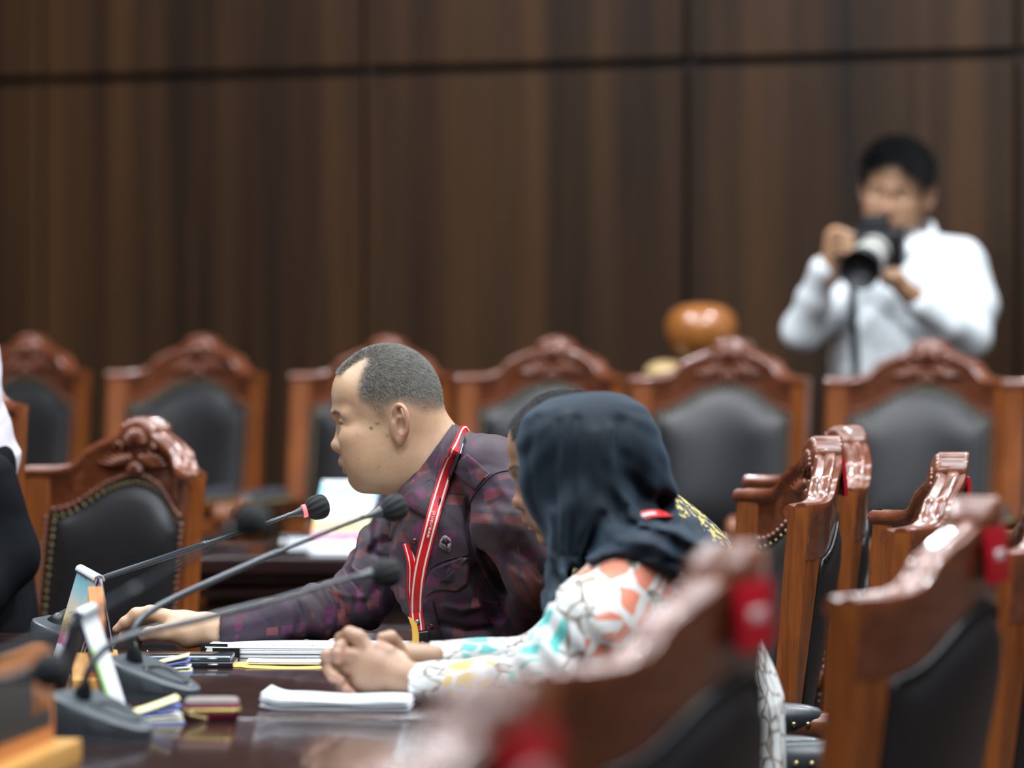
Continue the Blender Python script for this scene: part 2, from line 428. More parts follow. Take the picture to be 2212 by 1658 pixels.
def catmull(pts, n=8):
    pts = [np.array(p, float) for p in pts]; q = [2 * pts[0] - pts[1]] + pts + [2 * pts[-1] - pts[-2]]
    out = []
    for i in range(1, len(q) - 2):
        for k in range(n):
            t = k / n
            out.append(0.5 * ((2 * q[i]) + (-q[i - 1] + q[i + 1]) * t + (2 * q[i - 1] - 5 * q[i] + 4 * q[i + 1] - q[i + 2]) * t * t + (-q[i - 1] + 3 * q[i] - 3 * q[i + 1] + q[i + 2]) * t ** 3))
    out.append(pts[-1]); return out
def tube(bm, pts, rad, seg=10, smooth_n=0, cap=True):
    """pts: list of 3-vectors; rad: number or list"""
    if smooth_n:
        m = len(pts); rl = rad if isinstance(rad, (list, tuple)) else [rad] * m
        q = catmull([list(p) + [r] for p, r in zip(pts, rl)], smooth_n)
        pts = [Vector(a[:3]) for a in q]; rad = [a[3] for a in q]
    pts = [Vector(p) for p in pts]
    if not isinstance(rad, (list, tuple)): rad = [rad] * len(pts)
    up = None; loops = []
    for i, p in enumerate(pts):
        t = (pts[min(i + 1, len(pts) - 1)] - pts[max(i - 1, 0)]).normalized()
        if up is None:
            up = Vector((0, 0, 1)) if abs(t.z) < 0.9 else Vector((0, 1, 0))
        side = t.cross(up).normalized(); up = side.cross(t).normalized()
        loops.append([bm.verts.new(p + (side * math.cos(2 * PI * k / seg) + up * math.sin(2 * PI * k / seg)) * rad[i]) for k in range(seg)])
    for a, b in zip(loops, loops[1:]):
        for k in range(seg): bm.faces.new((a[k], a[(k + 1) % seg], b[(k + 1) % seg], b[k]))
    if cap:
        bm.faces.new(loops[0][::-1]); bm.faces.new(loops[-1])
def lathe(bm, prof, seg=24, mat=None):
    """prof: (radius, z) list"""
    loops = []
    for r, z in prof:
        loops.append([bm.verts.new((max(r, 1e-5) * math.cos(2 * PI * k / seg), max(r, 1e-5) * math.sin(2 * PI * k / seg), z)) for k in range(seg)])
    for a, b in zip(loops, loops[1:]):
        for k in range(seg): bm.faces.new((a[k], a[(k + 1) % seg], b[(k + 1) % seg], b[k]))
    bm.faces.new(loops[0][::-1]); bm.faces.new(loops[-1])
    if mat is not None: bmesh.ops.transform(bm, matrix=mat, verts=[v for l in loops for v in l])
def grid_surface(bm, rows, close=False):
    """rows: list of lists of points -> quads; close joins each row into a ring"""
    vv = [[bm.verts.new(Vector(p)) for p in r] for r in rows]
    for a, b in zip(vv, vv[1:]):
        n = len(a)
        for k in range(n if close else n - 1):
            bm.faces.new((a[k], a[(k + 1) % n], b[(k + 1) % n], b[k]))
    return vv
def prism(bm, outline, h0, h1, frame=None):
    """outline in the xy plane, extruded from z=h0 to h1, placed by frame (Matrix)"""
    lo = [bm.verts.new((x, y, h0)) for x, y in outline]; hi = [bm.verts.new((x, y, h1)) for x, y in outline]
    bm.faces.new(lo[::-1]); bm.faces.new(hi); n = len(lo)
    for k in range(n): bm.faces.new((lo[k], lo[(k + 1) % n], hi[(k + 1) % n], hi[k]))
    if frame is not None: bmesh.ops.transform(bm, matrix=frame, verts=lo + hi)
def text_obj(name, body, size, mat, parent, mtx, extrude=0.0006, align='CENTER'):
    cu = bpy.data.curves.new(name, 'FONT'); cu.body = body; cu.size = size; cu.extrude = extrude
    cu.align_x = align; cu.align_y = 'CENTER'
    tmp = bpy.data.objects.new(name, cu); COL.objects.link(tmp)
    bpy.context.view_layer.update()
    dg = bpy.context.evaluated_depsgraph_get()
    me = bpy.data.meshes.new_from_object(tmp.evaluated_get(dg))
    me.name = name
    bpy.data.objects.remove(tmp)
    me.materials.clear(); me.transform(mtx)
    return link_mesh(name, me, mat, parent, smooth=False)
def copy_tree(o, parent=None):
    c = o.copy(); COL.objects.link(c)
    if parent is not None: c.parent = parent
    for ch in o.children: copy_tree(ch, c)
    return c
# ---------------------------------------------------------------- smooth solid modelling (signed distance + surface nets)
def _rot(axes):
    return np.array(axes, float)
def smin(a, b, k):
    if k <= 0: return np.minimum(a, b)
    h = np.maximum(k - np.abs(a - b), 0) / k
    return np.minimum(a, b) - h * h * k * 0.25
def smax(a, b, k): return -smin(-a, -b, k)
class S:
    """a list of shapes: each is (op, function, centre, reach, k)"""
    def __init__(self): self.L = []; self.disp = None
    def add(self, op, f, c, reach, k): self.L.append((op, f, np.array(c, float), reach, k)); return self
    def ell(self, c, r, k=0.01, rot=None, op='u'):
        c = np.array(c, float); r = np.array(r, float) * np.ones(3)
        R = None if rot is None else np.array(Euler(rot).to_matrix())
        def f(p):
            q = p - c
            if R is not None: q = q @ R
            a = q / r; k0 = np.sqrt(np.einsum('...i,...i->...', a, a)); b = a / r; k1 = np.sqrt(np.einsum('...i,...i->...', b, b)) + 1e-9
            return np.where(k0 < 1e-3, -r.min(), k0 * (k0 - 1) / k1)
        return self.add(op, f, c, r.max(), k)
    def cap(self, a, b, ra, rb=None, k=0.01, op='u', flat=None):
        a = np.array(a, float); b = np.array(b, float); rb = ra if rb is None else rb
        ba = b - a; L2 = float(ba @ ba) + 1e-12
        def f(p):
            h = np.clip(((p - a) @ ba) / L2, 0, 1)
            q = p - a - h[..., None] * ba
            if flat is not None:   # (direction, factor): squeezed section
                n, fac = flat; n = np.array(n, float); n = n / np.linalg.norm(n)
                dn = q @ n; q = q + (dn * (1 / fac - 1))[..., None] * n
            return np.sqrt(np.einsum('...i,...i->...', q, q)) - (ra + h * (rb - ra))
        return self.add(op, f, (a + b) / 2, math.sqrt(L2) / 2 + max(ra, rb), k)
    def chain(self, pts, rads, k=0.006, op='u'):
        for i in range(len(pts) - 1): self.cap(pts[i], pts[i + 1], rads[i], rads[i + 1], k, op)
        return self
    def poly(self, fr, pts, wc, W, R, k=0.01, op='u'):
        """outline traced as (px, py) at frame fr's distance, W = half thickness, R = rounding"""
        pp = np.array([fr(x, y, wc)[[0, 2]] for x, y in pts]); y0 = fr.d0 + wc
        n = len(pp); cen = np.array([pp[:, 0].mean(), y0, pp[:, 1].mean()])
        reach = np.sqrt(((pp - cen[[0, 2]]) ** 2).sum(1).max() + W * W)
        def f(p):
            q = p[..., [0, 2]]; d = np.full(q.shape[:-1], 1e9); sgn = np.ones(q.shape[:-1])
            for i in range(n):
                a = pp[i]; b = pp[i - 1]; e = b - a; w_ = q - a
                t = np.clip((w_ @ e) / (e @ e), 0, 1); bb = w_ - t[..., None] * e
                d = np.minimum(d, (bb * bb).sum(-1))
                c1 = q[..., 1] >= a[1]; c2 = q[..., 1] < b[1]; c3 = e[0] * w_[..., 1] > e[1] * w_[..., 0]
                fl = (c1 & c2 & c3) | (~c1 & ~c2 & ~c3); sgn = np.where(fl, -sgn, sgn)
            g = np.sqrt(d) * sgn
            RR = min(W, R * 1.6)
            u1 = np.maximum(g + R, 0); u2 = np.maximum(np.abs(p[..., 1] - y0) - (W - RR), 0) * (R / RR)
            return np.sqrt(u1 * u1 + u2 * u2) - R
        return self.add(op, f, cen, reach, k)
    def ev(self, p, L=None):
        d = np.full(p.shape[:-1], 1.0)
        for (op, f, c, rc, k) in (self.L if L is None else L):
            v = f(p)
            if op == 'u': d = smin(d, v, k)
            elif op == 's': d = smax(d, -v, k)
            elif op == 'i': d = smax(d, v, k)
        return d
    def mesh(self, vox, N=14, disp=None, margin=0.0, cull=0.034):
        """-> verts, quads"""
        cs = np.array([l[2] for l in self.L if l[0] == 'u']); rs = np.array([l[3] for l in self.L if l[0] == 'u'])
        lo = (cs - rs[:, None]).min(0) - 0.01; hi = (cs + rs[:, None]).max(0) + 0.01
        bs = vox * N; nb = np.ceil((hi - lo) / bs).astype(int)
        br = bs * 0.867
        ar = np.arange(N + 1) * vox
        G = np.stack(np.meshgrid(ar, ar, ar, indexing='ij'), -1)
        ci, cj, ck = np.meshgrid(*[np.arange(n) for n in nb], indexing='ij')
        blocks = np.stack([ci.ravel(), cj.ravel(), ck.ravel()], 1)
        cen = lo + (blocks + 0.5) * bs
        keep = np.zeros(len(blocks), bool)
        for s0 in range(0, len(cen), 20000):
            keep[s0:s0 + 20000] = np.abs(self.ev(cen[s0:s0 + 20000])) < br * 1.35 + 0.012 + margin
        KV, VV, EE = [], [], []
        BIG = 1 << 20
        for bi in blocks[keep]:
            o = lo + bi * bs; bc = o + bs / 2
            L = [l for l in self.L if np.linalg.norm(l[2] - bc) < l[3] + br + max(l[4], 0.004) + cull or l[0] == 'i']
            if not L: continue
            st_ = N // 2; c0_ = self.ev(o + G[::st_, ::st_, ::st_], L)
            if np.abs(c0_).min() > st_ * vox * 1.0 + (0.014 if disp is not None else 0.0): continue
            p = o + G; d = self.ev(p, L)
            if disp is not None: d = d + disp(p)
            sg = d < 0
            if sg.all() or not sg.any(): continue
            base = bi * N
            # cells
            c8 = [sg[i:N + i, j:N + j, k:N + k] for i in (0, 1) for j in (0, 1) for k in (0, 1)]
            tot = sum(c.astype(np.int8) for c in c8); act = (tot > 0) & (tot < 8)
            idx = np.argwhere(act)
            if len(idx) == 0: continue
            acc = np.zeros((len(idx), 3)); cnt = np.zeros(len(idx))
            I, J, K = idx.T
            for ax in range(3):
                for a in (0, 1):
                    for b_ in (0, 1):
                        off0 = [0, 0, 0]; o1 = (ax + 1) % 3; o2 = (ax + 2) % 3
                        off0[o1] = a; off0[o2] = b_
                        off1 = list(off0); off1[ax] = 1
                        v0 = d[I + off0[0], J + off0[1], K + off0[2]]; v1 = d[I + off1[0], J + off1[1], K + off1[2]]
                        m_ = (v0 < 0) != (v1 < 0)
                        t = np.where(m_, v0 / np.where(v0 == v1, 1, v0 - v1), 0)
                        pt = np.tile(np.array(off0, float), (len(idx), 1)); pt[:, ax] += t
                        acc[m_] += pt[m_]; cnt[m_] += 1
            pos = o + (idx + acc / cnt[:, None]) * vox
            gi = idx + base
            KV.append((gi[:, 0] * BIG + gi[:, 1]) * BIG + gi[:, 2]); VV.append(pos)
            for ax in range(3):
                sl0 = [slice(0, N)] * 3; sl1 = [slice(0, N)] * 3; sl1[ax] = slice(1, N + 1)
                s0 = sg[tuple(sl0)]; s1 = sg[tuple(sl1)]
                e = np.argwhere(s0 != s1)
                if len(e):
                    fl = s0[tuple(e.T)]
                    EE.append((np.full(len(e), ax), e + base, fl))
        key = np.concatenate(KV); pos = np.concatenate(VV)
        order = np.argsort(key); key = key[order]; pos = pos[order]
        Q = []
        for ax, e, fl in EE:
            a = ax[0]; o1 = (a + 1) % 3; o2 = (a + 2) % 3
            c = []
            for d1, d2 in ((-1, -1), (0, -1), (0, 0), (-1, 0)):
                g = e.copy(); g[:, o1] += d1; g[:, o2] += d2
                kk = (g[:, 0] * BIG + g[:, 1]) * BIG + g[:, 2]
                ix = np.searchsorted(key, kk); ix = np.clip(ix, 0, len(key) - 1)
                ok = key[ix] == kk; c.append(np.where(ok, ix, -1))
            q = np.stack(c, 1); good = (q >= 0).all(1); q = q[good]; f2 = fl[good]
            q[~f2] = q[~f2][:, ::-1]
            Q.append(q)
        return pos, np.concatenate(Q)
def relax(v, q, it=1, lam=0.5):
    for _ in range(it):
        acc = np.zeros_like(v); cnt = np.zeros(len(v))
        for a in range(4):
            i = q[:, a]; j = q[:, (a + 1) % 4]
            np.add.at(acc, i, v[j]); np.add.at(acc, j, v[i]); np.add.at(cnt, i, 1); np.add.at(cnt, j, 1)
        v = v * (1 - lam) + lam * acc / np.maximum(cnt, 1)[:, None]
    return v
def np_mesh(name, parts, attrs=None):
    """parts: list of (verts, quads); attrs: dict name -> list of (n,3) arrays"""
    off = 0; V = []; Q = []
    for v, q in parts: V.append(v); Q.append(q + off); off += len(v)
    V = np.concatenate(V); Q = np.concatenate(Q)
    me = bpy.data.meshes.new(name)
    me.vertices.add(len(V)); me.vertices.foreach_set('co', V.astype(np.float32).ravel())
    me.loops.add(len(Q) * 4); me.loops.foreach_set('vertex_index', Q.astype(np.int32).ravel())
    me.polygons.add(len(Q)); me.polygons.foreach_set('loop_start', np.arange(0, len(Q) * 4, 4, dtype=np.int32))
    me.update(calc_edges=True)
    for an, arrs in (attrs or {}).items():
        A = np.concatenate(arrs).astype(np.float32)
        at = me.attributes.new(an, 'FLOAT_VECTOR', 'POINT'); at.data.foreach_set('vector', A.ravel())
    return me
def vnormals(v, q):
    n = np.cross(v[q[:, 2]] - v[q[:, 0]], v[q[:, 3]] - v[q[:, 1]])
    out = np.zeros_like(v)
    for a in range(4): np.add.at(out, q[:, a], n)
    return out / (np.linalg.norm(out, axis=1, keepdims=True) + 1e-12)
def sstep(x, a, b):
    t = np.clip((x - a) / (b - a), 0, 1); return t * t * (3 - 2 * t)
def gauss(p, c, r):
    return np.exp(-((p - np.array(c)) ** 2).sum(-1) / (2 * r * r))
def inpoly(x, y, poly):
    c = np.zeros(x.shape, bool); n = len(poly)
    for i in range(n):
        x0, y0 = poly[i]; x1, y1 = poly[i - 1]
        c ^= ((y0 > y) != (y1 > y)) & (x < (x1 - x0) * (y - y0) / (y1 - y0 + 1e-12) + x0)
    return c
def polydist(x, y, poly):
    """signed: negative inside"""
    d = np.full(x.shape, 1e9)
    for i in range(len(poly)):
        a = np.array(poly[i]); b = np.array(poly[i - 1]); e = b - a
        t = np.clip(((x - a[0]) * e[0] + (y - a[1]) * e[1]) / (e @ e), 0, 1)
        d = np.minimum(d, np.hypot(x - a[0] - t * e[0], y - a[1] - t * e[1]))
    return np.where(inpoly(x, y, poly), -d, d)
def seg_param(p, pts):
    """closest segment of a polyline: -> arc length, distance, index"""
    best = np.full(len(p), 1e9); S_ = np.zeros(len(p)); s0 = 0
    for a, b in zip(pts, pts[1:]):
        a = np.array(a); b = np.array(b); ba = b - a; L = np.linalg.norm(ba)
        t = np.clip((p - a) @ ba / (L * L), 0, 1); d = np.linalg.norm(p - a - t[:, None] * ba, axis=1)
        m = d < best; best = np.where(m, d, best); S_ = np.where(m, s0 + t * L, S_); s0 += L
    return S_, best
def hair_object(name, roots, dirs, length, radius, mat, parent, bend=None, rs=None):
    """short strands as a hair-curves object"""
    rs = rs or np.random.RandomState(3)
    n = len(roots); hc = bpy.data.hair_curves.new(name)
    hc.add_curves([4] * n)
    L = length * rs.uniform(0.6, 1.15, n)
    pts = np.zeros((n, 4, 3))
    for k in range(4):
        t = k / 3.0
        pts[:, k] = roots + dirs * (L * t)[:, None] + (0 if bend is None else bend * (L * t * t)[:, None])
    hc.position_data.foreach_set('vector', pts.astype(np.float32).ravel())
    ra = hc.attributes.get('radius') or hc.attributes.new('radius', 'FLOAT', 'POINT')
    rr = np.tile(np.array([1.0, 0.9, 0.7, 0.3]) * radius, n)
    ra.data.foreach_set('value', rr.astype(np.float32))
    hc.materials.append(mat)
    o = bpy.data.objects.new(name, hc); COL.objects.link(o)
    if parent is not None: o.parent = parent
    return o

def creases(fr, lines, near=True):
    """shallow grooves (depth > 0) or ridges (depth < 0) traced on the near side: (points in px, half width m, depth m)"""
    LL = [([fr(x, y)[[0, 2]] for x, y in pts], w_, a_) for pts, w_, a_ in lines]
    def f(p):
        q = p[..., [0, 2]]; out = np.zeros(q.shape[:-1])
        for pts, w_, a_ in LL:
            lo = np.min(pts, 0) - 3 * w_; hi = np.max(pts, 0) + 3 * w_
            pm = q.reshape(-1, 2)
            if (pm.max(0) < lo).any() or (pm.min(0) > hi).any(): continue
            d = np.full(q.shape[:-1], 1e9)
            for a, b in zip(pts, pts[1:]):
                e = b - a; t = np.clip(((q - a) @ e) / (e @ e), 0, 1); r = q - a - t[..., None] * e
                d = np.minimum(d, (r * r).sum(-1))
            out = out + a_ * np.exp(-d / (w_ * w_))
        return out * (p[..., 1] < fr.d0 + 0.06)
    return f
# ---------------------------------------------------------------- room shell
WA = Vector((-1.6657, 11.566, 0)); WB = Vector((1.4747, 10.24, 0))
wdir = (WB - WA).normalized(); wnorm = Vector((wdir.y, -wdir.x, 0)).normalized()
if wnorm.y > 0: wnorm = -wnorm
wang = math.atan2(wdir.y, wdir.x)
def wall_t(px):
    k = (px - CX) / F   # X = k*Y
    # WA + t*wdir : x - k*y = 0
    return -(WA.x - k * WA.y) / (wdir.x - k * wdir.y)
def struct(name, bm, mat, parent=None, smooth=False):
    o = from_bm(name, bm, mat, parent, smooth)
    if parent is None: o['kind'] = 'structure'
    return o
cuts = [wall_t(p) for p in (95, 790, 1487, 2200)]
pitch = (cuts[-1] - cuts[0]) / 3
edges = [cuts[0] + pitch * k for k in range(-4, 8)]
for k, c in zip((4, 5, 6, 7), cuts): edges[k] = c
Mw = Matrix.Translation(WA) @ Matrix.Rotation(wang, 4, 'Z')   # local x along wall, -y into the room
bm = B(); box(bm, ((edges[0] + edges[-1]) / 2, 0.06, CEIL / 2), (edges[-1] - edges[0] + 1, 0.08, CEIL))
wall = struct('wall_back', bm, M['groove']); wall.matrix_world = Mw
for i, (a, b) in enumerate(zip(edges, edges[1:])):
    for z0, z1 in ((0.0, 2.018), (2.046, CEIL)):
        bm = B(); box(bm, ((a + b) / 2, 0.0, (z0 + z1) / 2), (b - a - 0.016, 0.04, z1 - z0), bev=0.004, seg=1)
        struct('wall_panel', bm, M['wall_wood'], wall)
bm = B(); box(bm, ((edges[0] + edges[-1]) / 2, -0.02, 0.06), (edges[-1] - edges[0], 0.03, 0.12), bev=0.004)
sk = struct('baseboard_back', bm, M['table_body']); sk.matrix_world = Mw
bm = B(); box(bm, (0, 5.5, -0.05), (12, 16, 0.1)); struct('floor', bm, M['carpet'])
bm = B(); box(bm, (0, 5.5, CEIL + 0.05), (12, 16, 0.1)); struct('ceiling', bm, M['ceiling'])
for nm, x in (('wall_left', -5.2), ('wall_right', 5.2)):
    bm = B(); box(bm, (x, 5.5, CEIL / 2), (0.1, 16, CEIL)); struct(nm, bm, M['wall_wood'])
bm = B(); box(bm, (0, -2.4, CEIL / 2), (12, 0.1, CEIL)); struct('wall_front', bm, M['wall_wood'])
# raised tier along the back wall, with a lower-left wing
TIER = 0.14
bm = B(); box(bm, (3.0, -1.15, TIER / 2), (11.0, 2.2, TIER), bev=0.006, seg=1)
tier = struct('floor_tier', bm, M['carpet']); tier.matrix_world = Mw
bm = B(); box(bm, (-2.05, 7.86, TIER / 2 - 0.001), (2.1, 2.6, TIER - 0.002), bev=0.006, seg=1)
struct('floor_tier_wing', bm, M['carpet'])

# ---------------------------------------------------------------- conference tables
TZ = 0.75
def table_top(name, outline, label, z=TZ, th=0.045, mat='tabletop'):
    root = thing(name, label, 'table', (0, 0, 0))
    bm = B(); prism(bm, outline, z - th, z)
    es = [e for e in bm.edges if abs(e.verts[0].co.z - e.verts[1].co.z) < 1e-4]
    bmesh.ops.bevel(bm, geom=es, offset=0.007, segments=3, profile=0.6, affect='EDGES')
    sharp(from_bm('tabletop', bm, M[mat], root, True), 50)
    xmax = max(p[0] for p in outline); cx = sum(p[0] for p in outline) / len(outline); cy = sum(p[1] for p in outline) / len(outline)
    body = [(min(cx + (x - cx) * 0.9, xmax - 0.55), cy + (y - cy) * 0.8) for x, y in outline]
    body = [body[0], body[1], body[-2], body[-1]]
    bm = B(); prism(bm, body, 0.0, z - th - 0.002)
    from_bm('table_body', bm, M['table_body'], root, False)
    return root
table_top('conference_table', [(-3.2, 4.862), (0.075, 4.862), (0.085, 5.05), (0.04, 5.45), (-0.12, 5.64), (-0.165, 5.74), (-0.165, 6.12), (-3.2, 6.12)], 'glossy dark brown table on which the man in the plum shirt rests his arm')
table_top('conference_table', [(-3.2, 3.25), (-0.02, 3.25), (0.045, 3.7), (0.085, 4.2), (0.075, 4.85), (-3.2, 4.85)], 'glossy dark brown table nearest the camera, below the seam in the polished top')
# background table with a moulded front
bgt = thing('conference_table', 'dark red-brown table with moulded front, standing behind the man in front of the far chairs', 'table', (0, 0, 0))
X0, X1, Y0, Y1 = -0.715, 0.22, 7.94, 8.55
bm = B(); box(bm, ((X0 + X1) / 2, (Y0 + Y1) / 2, TZ - 0.02), (X1 - X0, Y1 - Y0, 0.04), bev=0.01, seg=3)
sharp(from_bm('tabletop', bm, M['tabletop'], bgt, True), 50)
bm = B(); box(bm, ((X0 + X1) / 2, (Y0 + Y1) / 2 + 0.03, (TZ - 0.042) / 2), (X1 - X0 - 0.05, Y1 - Y0 - 0.1, TZ - 0.042))
from_bm('table_body', bm, M['table_body'], bgt, False)
bm = B()
for z, h, dp in ((0.70, 0.018, 0.03), (0.665, 0.012, 0.02), (0.58, 0.014, 0.016)):
    tube(bm, [(X0 + 0.01, Y0 + 0.045, z), (X1 - 0.01, Y0 + 0.045, z)], h, 10)
from_bm('table_moulding', bm, M['table_body'], bgt, True)
# ---------------------------------------------------------------- carved armchairs
HW = 0.245            # half width of the back
BOW = 0.088           # how far the middle of the back bulges rearward
TOPS = [(0, 1.068), (0.03, 1.066), (0.045, 1.058), (0.055, 1.052), (0.075, 1.044), (0.10, 1.034), (0.128, 1.020), (0.134, 1.012), (0.142, 1.000), (0.155, 0.990), (0.175, 0.984), (0.20, 0.982), (0.245, 0.981)]
ARCH = [(0, 0.962), (0.04, 0.957), (0.08, 0.943), (0.115, 0.920), (0.145, 0.900), (0.17, 0.890), (0.195, 0.886), (0.245, 0.886)]
def itp(tab, x):
    return float(np.interp(abs(x), [t[0] for t in tab], [t[1] for t in tab]))
def yb(x, z):         # rear-of-front-face position of the curved back
    return BOW * (1 - min(1, abs(x) / HW) ** 2) * min(1, max(0.25, (z - 0.30) / 0.6)) + 0.075 * max(0, z - 0.45)
def nrm(x):
    d = -2 * BOW * x / HW ** 2 * max(0.0, min(1.0, (0.235 - abs(x)) / 0.05))   # dy/dx, straightening into the stiles
    l = math.hypot(1, d); return (-d / l, 1 / l)   # rearward normal (x, y)
def pt(x, z, t):      # t metres behind the front face
    n = nrm(x); return (x + n[0] * t, yb(x, z) + n[1] * t, z)
def build_chair():
    root = thing('armchair', None, 'chair')
    W = M['chair_wood']; CR = M['chair_crest']
    # crest rail
    bm = B(); rows = []
    th = 0.037
    for i in range(81):
        x = -HW + 2 * HW * i / 80; zt = itp(TOPS, x); zb = itp(ARCH, x)
        sec = [(0.002, zb), (0.0, zb + 0.006), (-0.002, zt - 0.026), (-0.008, zt - 0.020), (-0.011, zt - 0.012), (-0.009, zt - 0.004), (-0.003, zt), (0.004, zt - 0.003), (0.008, zt - 0.0045), (0.012, zt), (0.016, zt + 0.001), (0.022, zt + 0.001), (0.026, zt), (0.029, zt - 0.0045), (0.033, zt - 0.003), (th + 0.001, zt - 0.002), (th + 0.003, zt - 0.010), (th, zt - 0.02), (th, zb + 0.006), (th - 0.002, zb)]
        rows.append([pt(x, z, t) for t, z in sec])
    vv = grid_surface(bm, rows, True); bm.faces.new(vv[0]); bm.faces.new(vv[-1][::-1])
    crest = from_bm('crest_rail', bm, CR, root)
    sharp(crest, 50)
    # carved shell, ribbed cap, leaves
    bm = B()
    cap = []
    for j in range(41):
        a = -1 + 2 * j / 40; x = 0.047 * a
        z = 1.066 + 0.017 * (1 - a * a) + 0.0030 * math.cos(a * PI * 7)
        cap.append((x, z))
    fr = [[pt(x, z, t) for x, z in cap] + [pt(x, 1.035 - 0.01 * abs(x) / 0.047, t) for x, z in cap[::-1]] for t in (-0.011, -0.005, 0.016, 0.034, 0.040)]
    fr[0] = [pt(x * 0.93, 1.03 + (z - 1.03) * 0.9, -0.013) for x, z in cap] + [pt(x * 0.93, 1.038, -0.013) for x, z in cap[::-1]]
    vv = grid_surface(bm, fr, True); bm.faces.new(vv[0]); bm.faces.new(vv[-1][::-1])
    for j in range(9):        # shell lobes fanning over the middle
        a = math.radians(-76 + 152 * j / 8); r = 0.037
        x = math.sin(a) * r * 0.95; z = 1.030 + math.cos(a) * r * 0.85
        x0, z0 = math.sin(a) * 0.008, 1.028
        p0 = pt(x0, z0, -0.006); p1 = pt((x + x0) / 2, (z + z0) / 2, -0.015); p2 = pt(x, z, -0.012)
        tube(bm, [p0, p1, p2], [0.0035, 0.0065, 0.0050], 8, 3)
    for sg in (-1, 1):        # acanthus leaves running along the rail under the shell
        for j in range(6):
            a = j / 5; x = sg * (0.028 + 0.075 * a); z = 1.008 - 0.016 * a
            p0 = pt(sg * 0.012, 0.992, -0.002); p1 = pt(x * 0.6, z - 0.004, -0.012); p2 = pt(x, z + 0.010 * math.sin(a * 3), -0.006)
            tube(bm, [p0, p1, p2], [0.004, 0.0065 - 0.002 * a, 0.002], 7, 3)
        pts = [pt(sg * (0.050 + 0.010 * math.cos(q)), 1.020 + 0.012 * math.sin(q), -0.009) for q in np.linspace(0, 5.2, 9)]
        tube(bm, pts, [0.005, 0.005, 0.005, 0.004, 0.004, 0.004, 0.003, 0.003, 0.002], 7, 2)
    for j in range(7):        # small drop flower above the leather
        a = math.radians(-80 + 160 * j / 6)
        tube(bm, [pt(0, 0.975, -0.004), pt(math.sin(a) * 0.014, 0.975 + math.cos(a) * 0.012, -0.012), pt(math.sin(a) * 0.026, 0.975 + math.cos(a) * 0.020, -0.006)], [0.003, 0.0055, 0.002], 7, 3)
    from_bm('carved_shell', bm, CR, crest)
    # stiles
    for sg in (-1, 1):
        bm = B(); rows = []
        for z in (0.0, 0.2, 0.40, 0.50, 0.62, 0.75, 0.886, 0.975):
            w0 = 0.195 if z > 0.45 else 0.205; y0 = yb(HW, z) - 0.003; dp = 0.036
            if z < 0.4: y0 += (0.4 - z) * 0.22
            xs = (sg * w0, sg * (w0 + 0.006), sg * (HW - 0.005), sg * HW)
            if z > 0.45:
                r = [pt(xs[0], z, 0.0), pt(xs[1], z, -0.005), pt(xs[2], z, -0.005), (xs[3] + sg * 0.0015, y0 + 0.003, z), (xs[3] + sg * 0.0015, y0 + dp, z), (xs[2], y0 + dp + 0.004, z), pt(xs[0], z, 0.037)]
            else:
                r = [(xs[0], y0 + 0.005, z), (xs[1], y0, z), (xs[2], y0, z), (xs[3], y0 + 0.006, z), (xs[3], y0 + dp - 0.004, z), (xs[2], y0 + dp, z), (xs[0], y0 + dp, z)]
            rows.append(r)
        vv = grid_surface(bm, rows, True); bm.faces.new(vv[0]); bm.faces.new(vv[-1])
        sharp(from_bm('back_stile', bm, W, root), 30)
    # bottom rail of the back
    bm = B(); rows = []
    for i in range(25):
        x = -0.2 + 0.4 * i / 24
        rows.append([pt(x, z, t) for t, z in ((0.0, 0.505), (-0.004, 0.525), (-0.008, 0.543), (-0.012, 0.555), (-0.006, 0.565), (0.02, 0.567), (0.05, 0.565), (0.056, 0.555), (0.05, 0.543), (0.044, 0.525), (0.04, 0.505))])
    vv = grid_surface(bm, rows, True); bm.faces.new(vv[0]); bm.faces.new(vv[-1])
    from_bm('lower_rail', bm, W, root)
    bm = B(); rows = []
    for i in range(25):
        x = -0.2 + 0.4 * i / 24
        rows.append([pt(x, z, t) for t, z in ((0.008, 0.44), (0.008, 0.52), (0.03, 0.52), (0.03, 0.44))])
    vv = grid_surface(bm, rows, True); bm.faces.new(vv[0]); bm.faces.new(vv[-1]); from_bm('back_panel', bm, W, root)
    # bead moulding round the leather
    bm = B(); bd = []
    for j in range(31):
        x = -0.186 + 0.372 * j / 30; bd.append((x, itp(ARCH, x) + 0.006))
    for sg in (-1, 1):
        for j in range(24): bd.append((sg * 0.199, 0.876 - j * 0.0125))
    for x, z in bd: ball(bm, pt(x, z, -0.004), 0.0058, 7, 5)
    from_bm('bead_moulding', bm, CR, root)
    # leather front and back
    for nm, t0, sgn, blg in (('leather_front', 0.004, -1, 0.036), ('leather_back', 0.032, 1, 0.018)):
        bm = B(); rows = []
        xs = np.concatenate([-0.192 + np.array([0, .004, .010, .016, .022, .030, .042]), np.linspace(-0.13, 0.13, 15), 0.192 - np.array([.042, .030, .022, .016, .010, .004, 0])])
        for s in list(np.array([0, .008, .02, .033, .05, .075, .11])) + list(np.linspace(0.2, 0.8, 8)) + [.89, .925, .95, .965, .98, .99, 1.0]:
            r = []
            for x in xs:
                z0 = 0.560; z1 = itp(ARCH, x) - 0.002; z = z0 + (z1 - z0) * s
                e = min(0.192 - abs(x), (z - z0), (z1 - z) * 0.92)
                h = 0.006 * min(1, e / 0.003) + blg * (1 - math.exp(-max(0, e - 0.014) / 0.028))
                r.append(pt(x, z, t0 + sgn * h))
            rows.append(r)
        grid_surface(bm, rows); lf = from_bm(nm, bm, M['leather'], root)
        bm = B(); off = t0 + sgn * 0.0075; pth = []
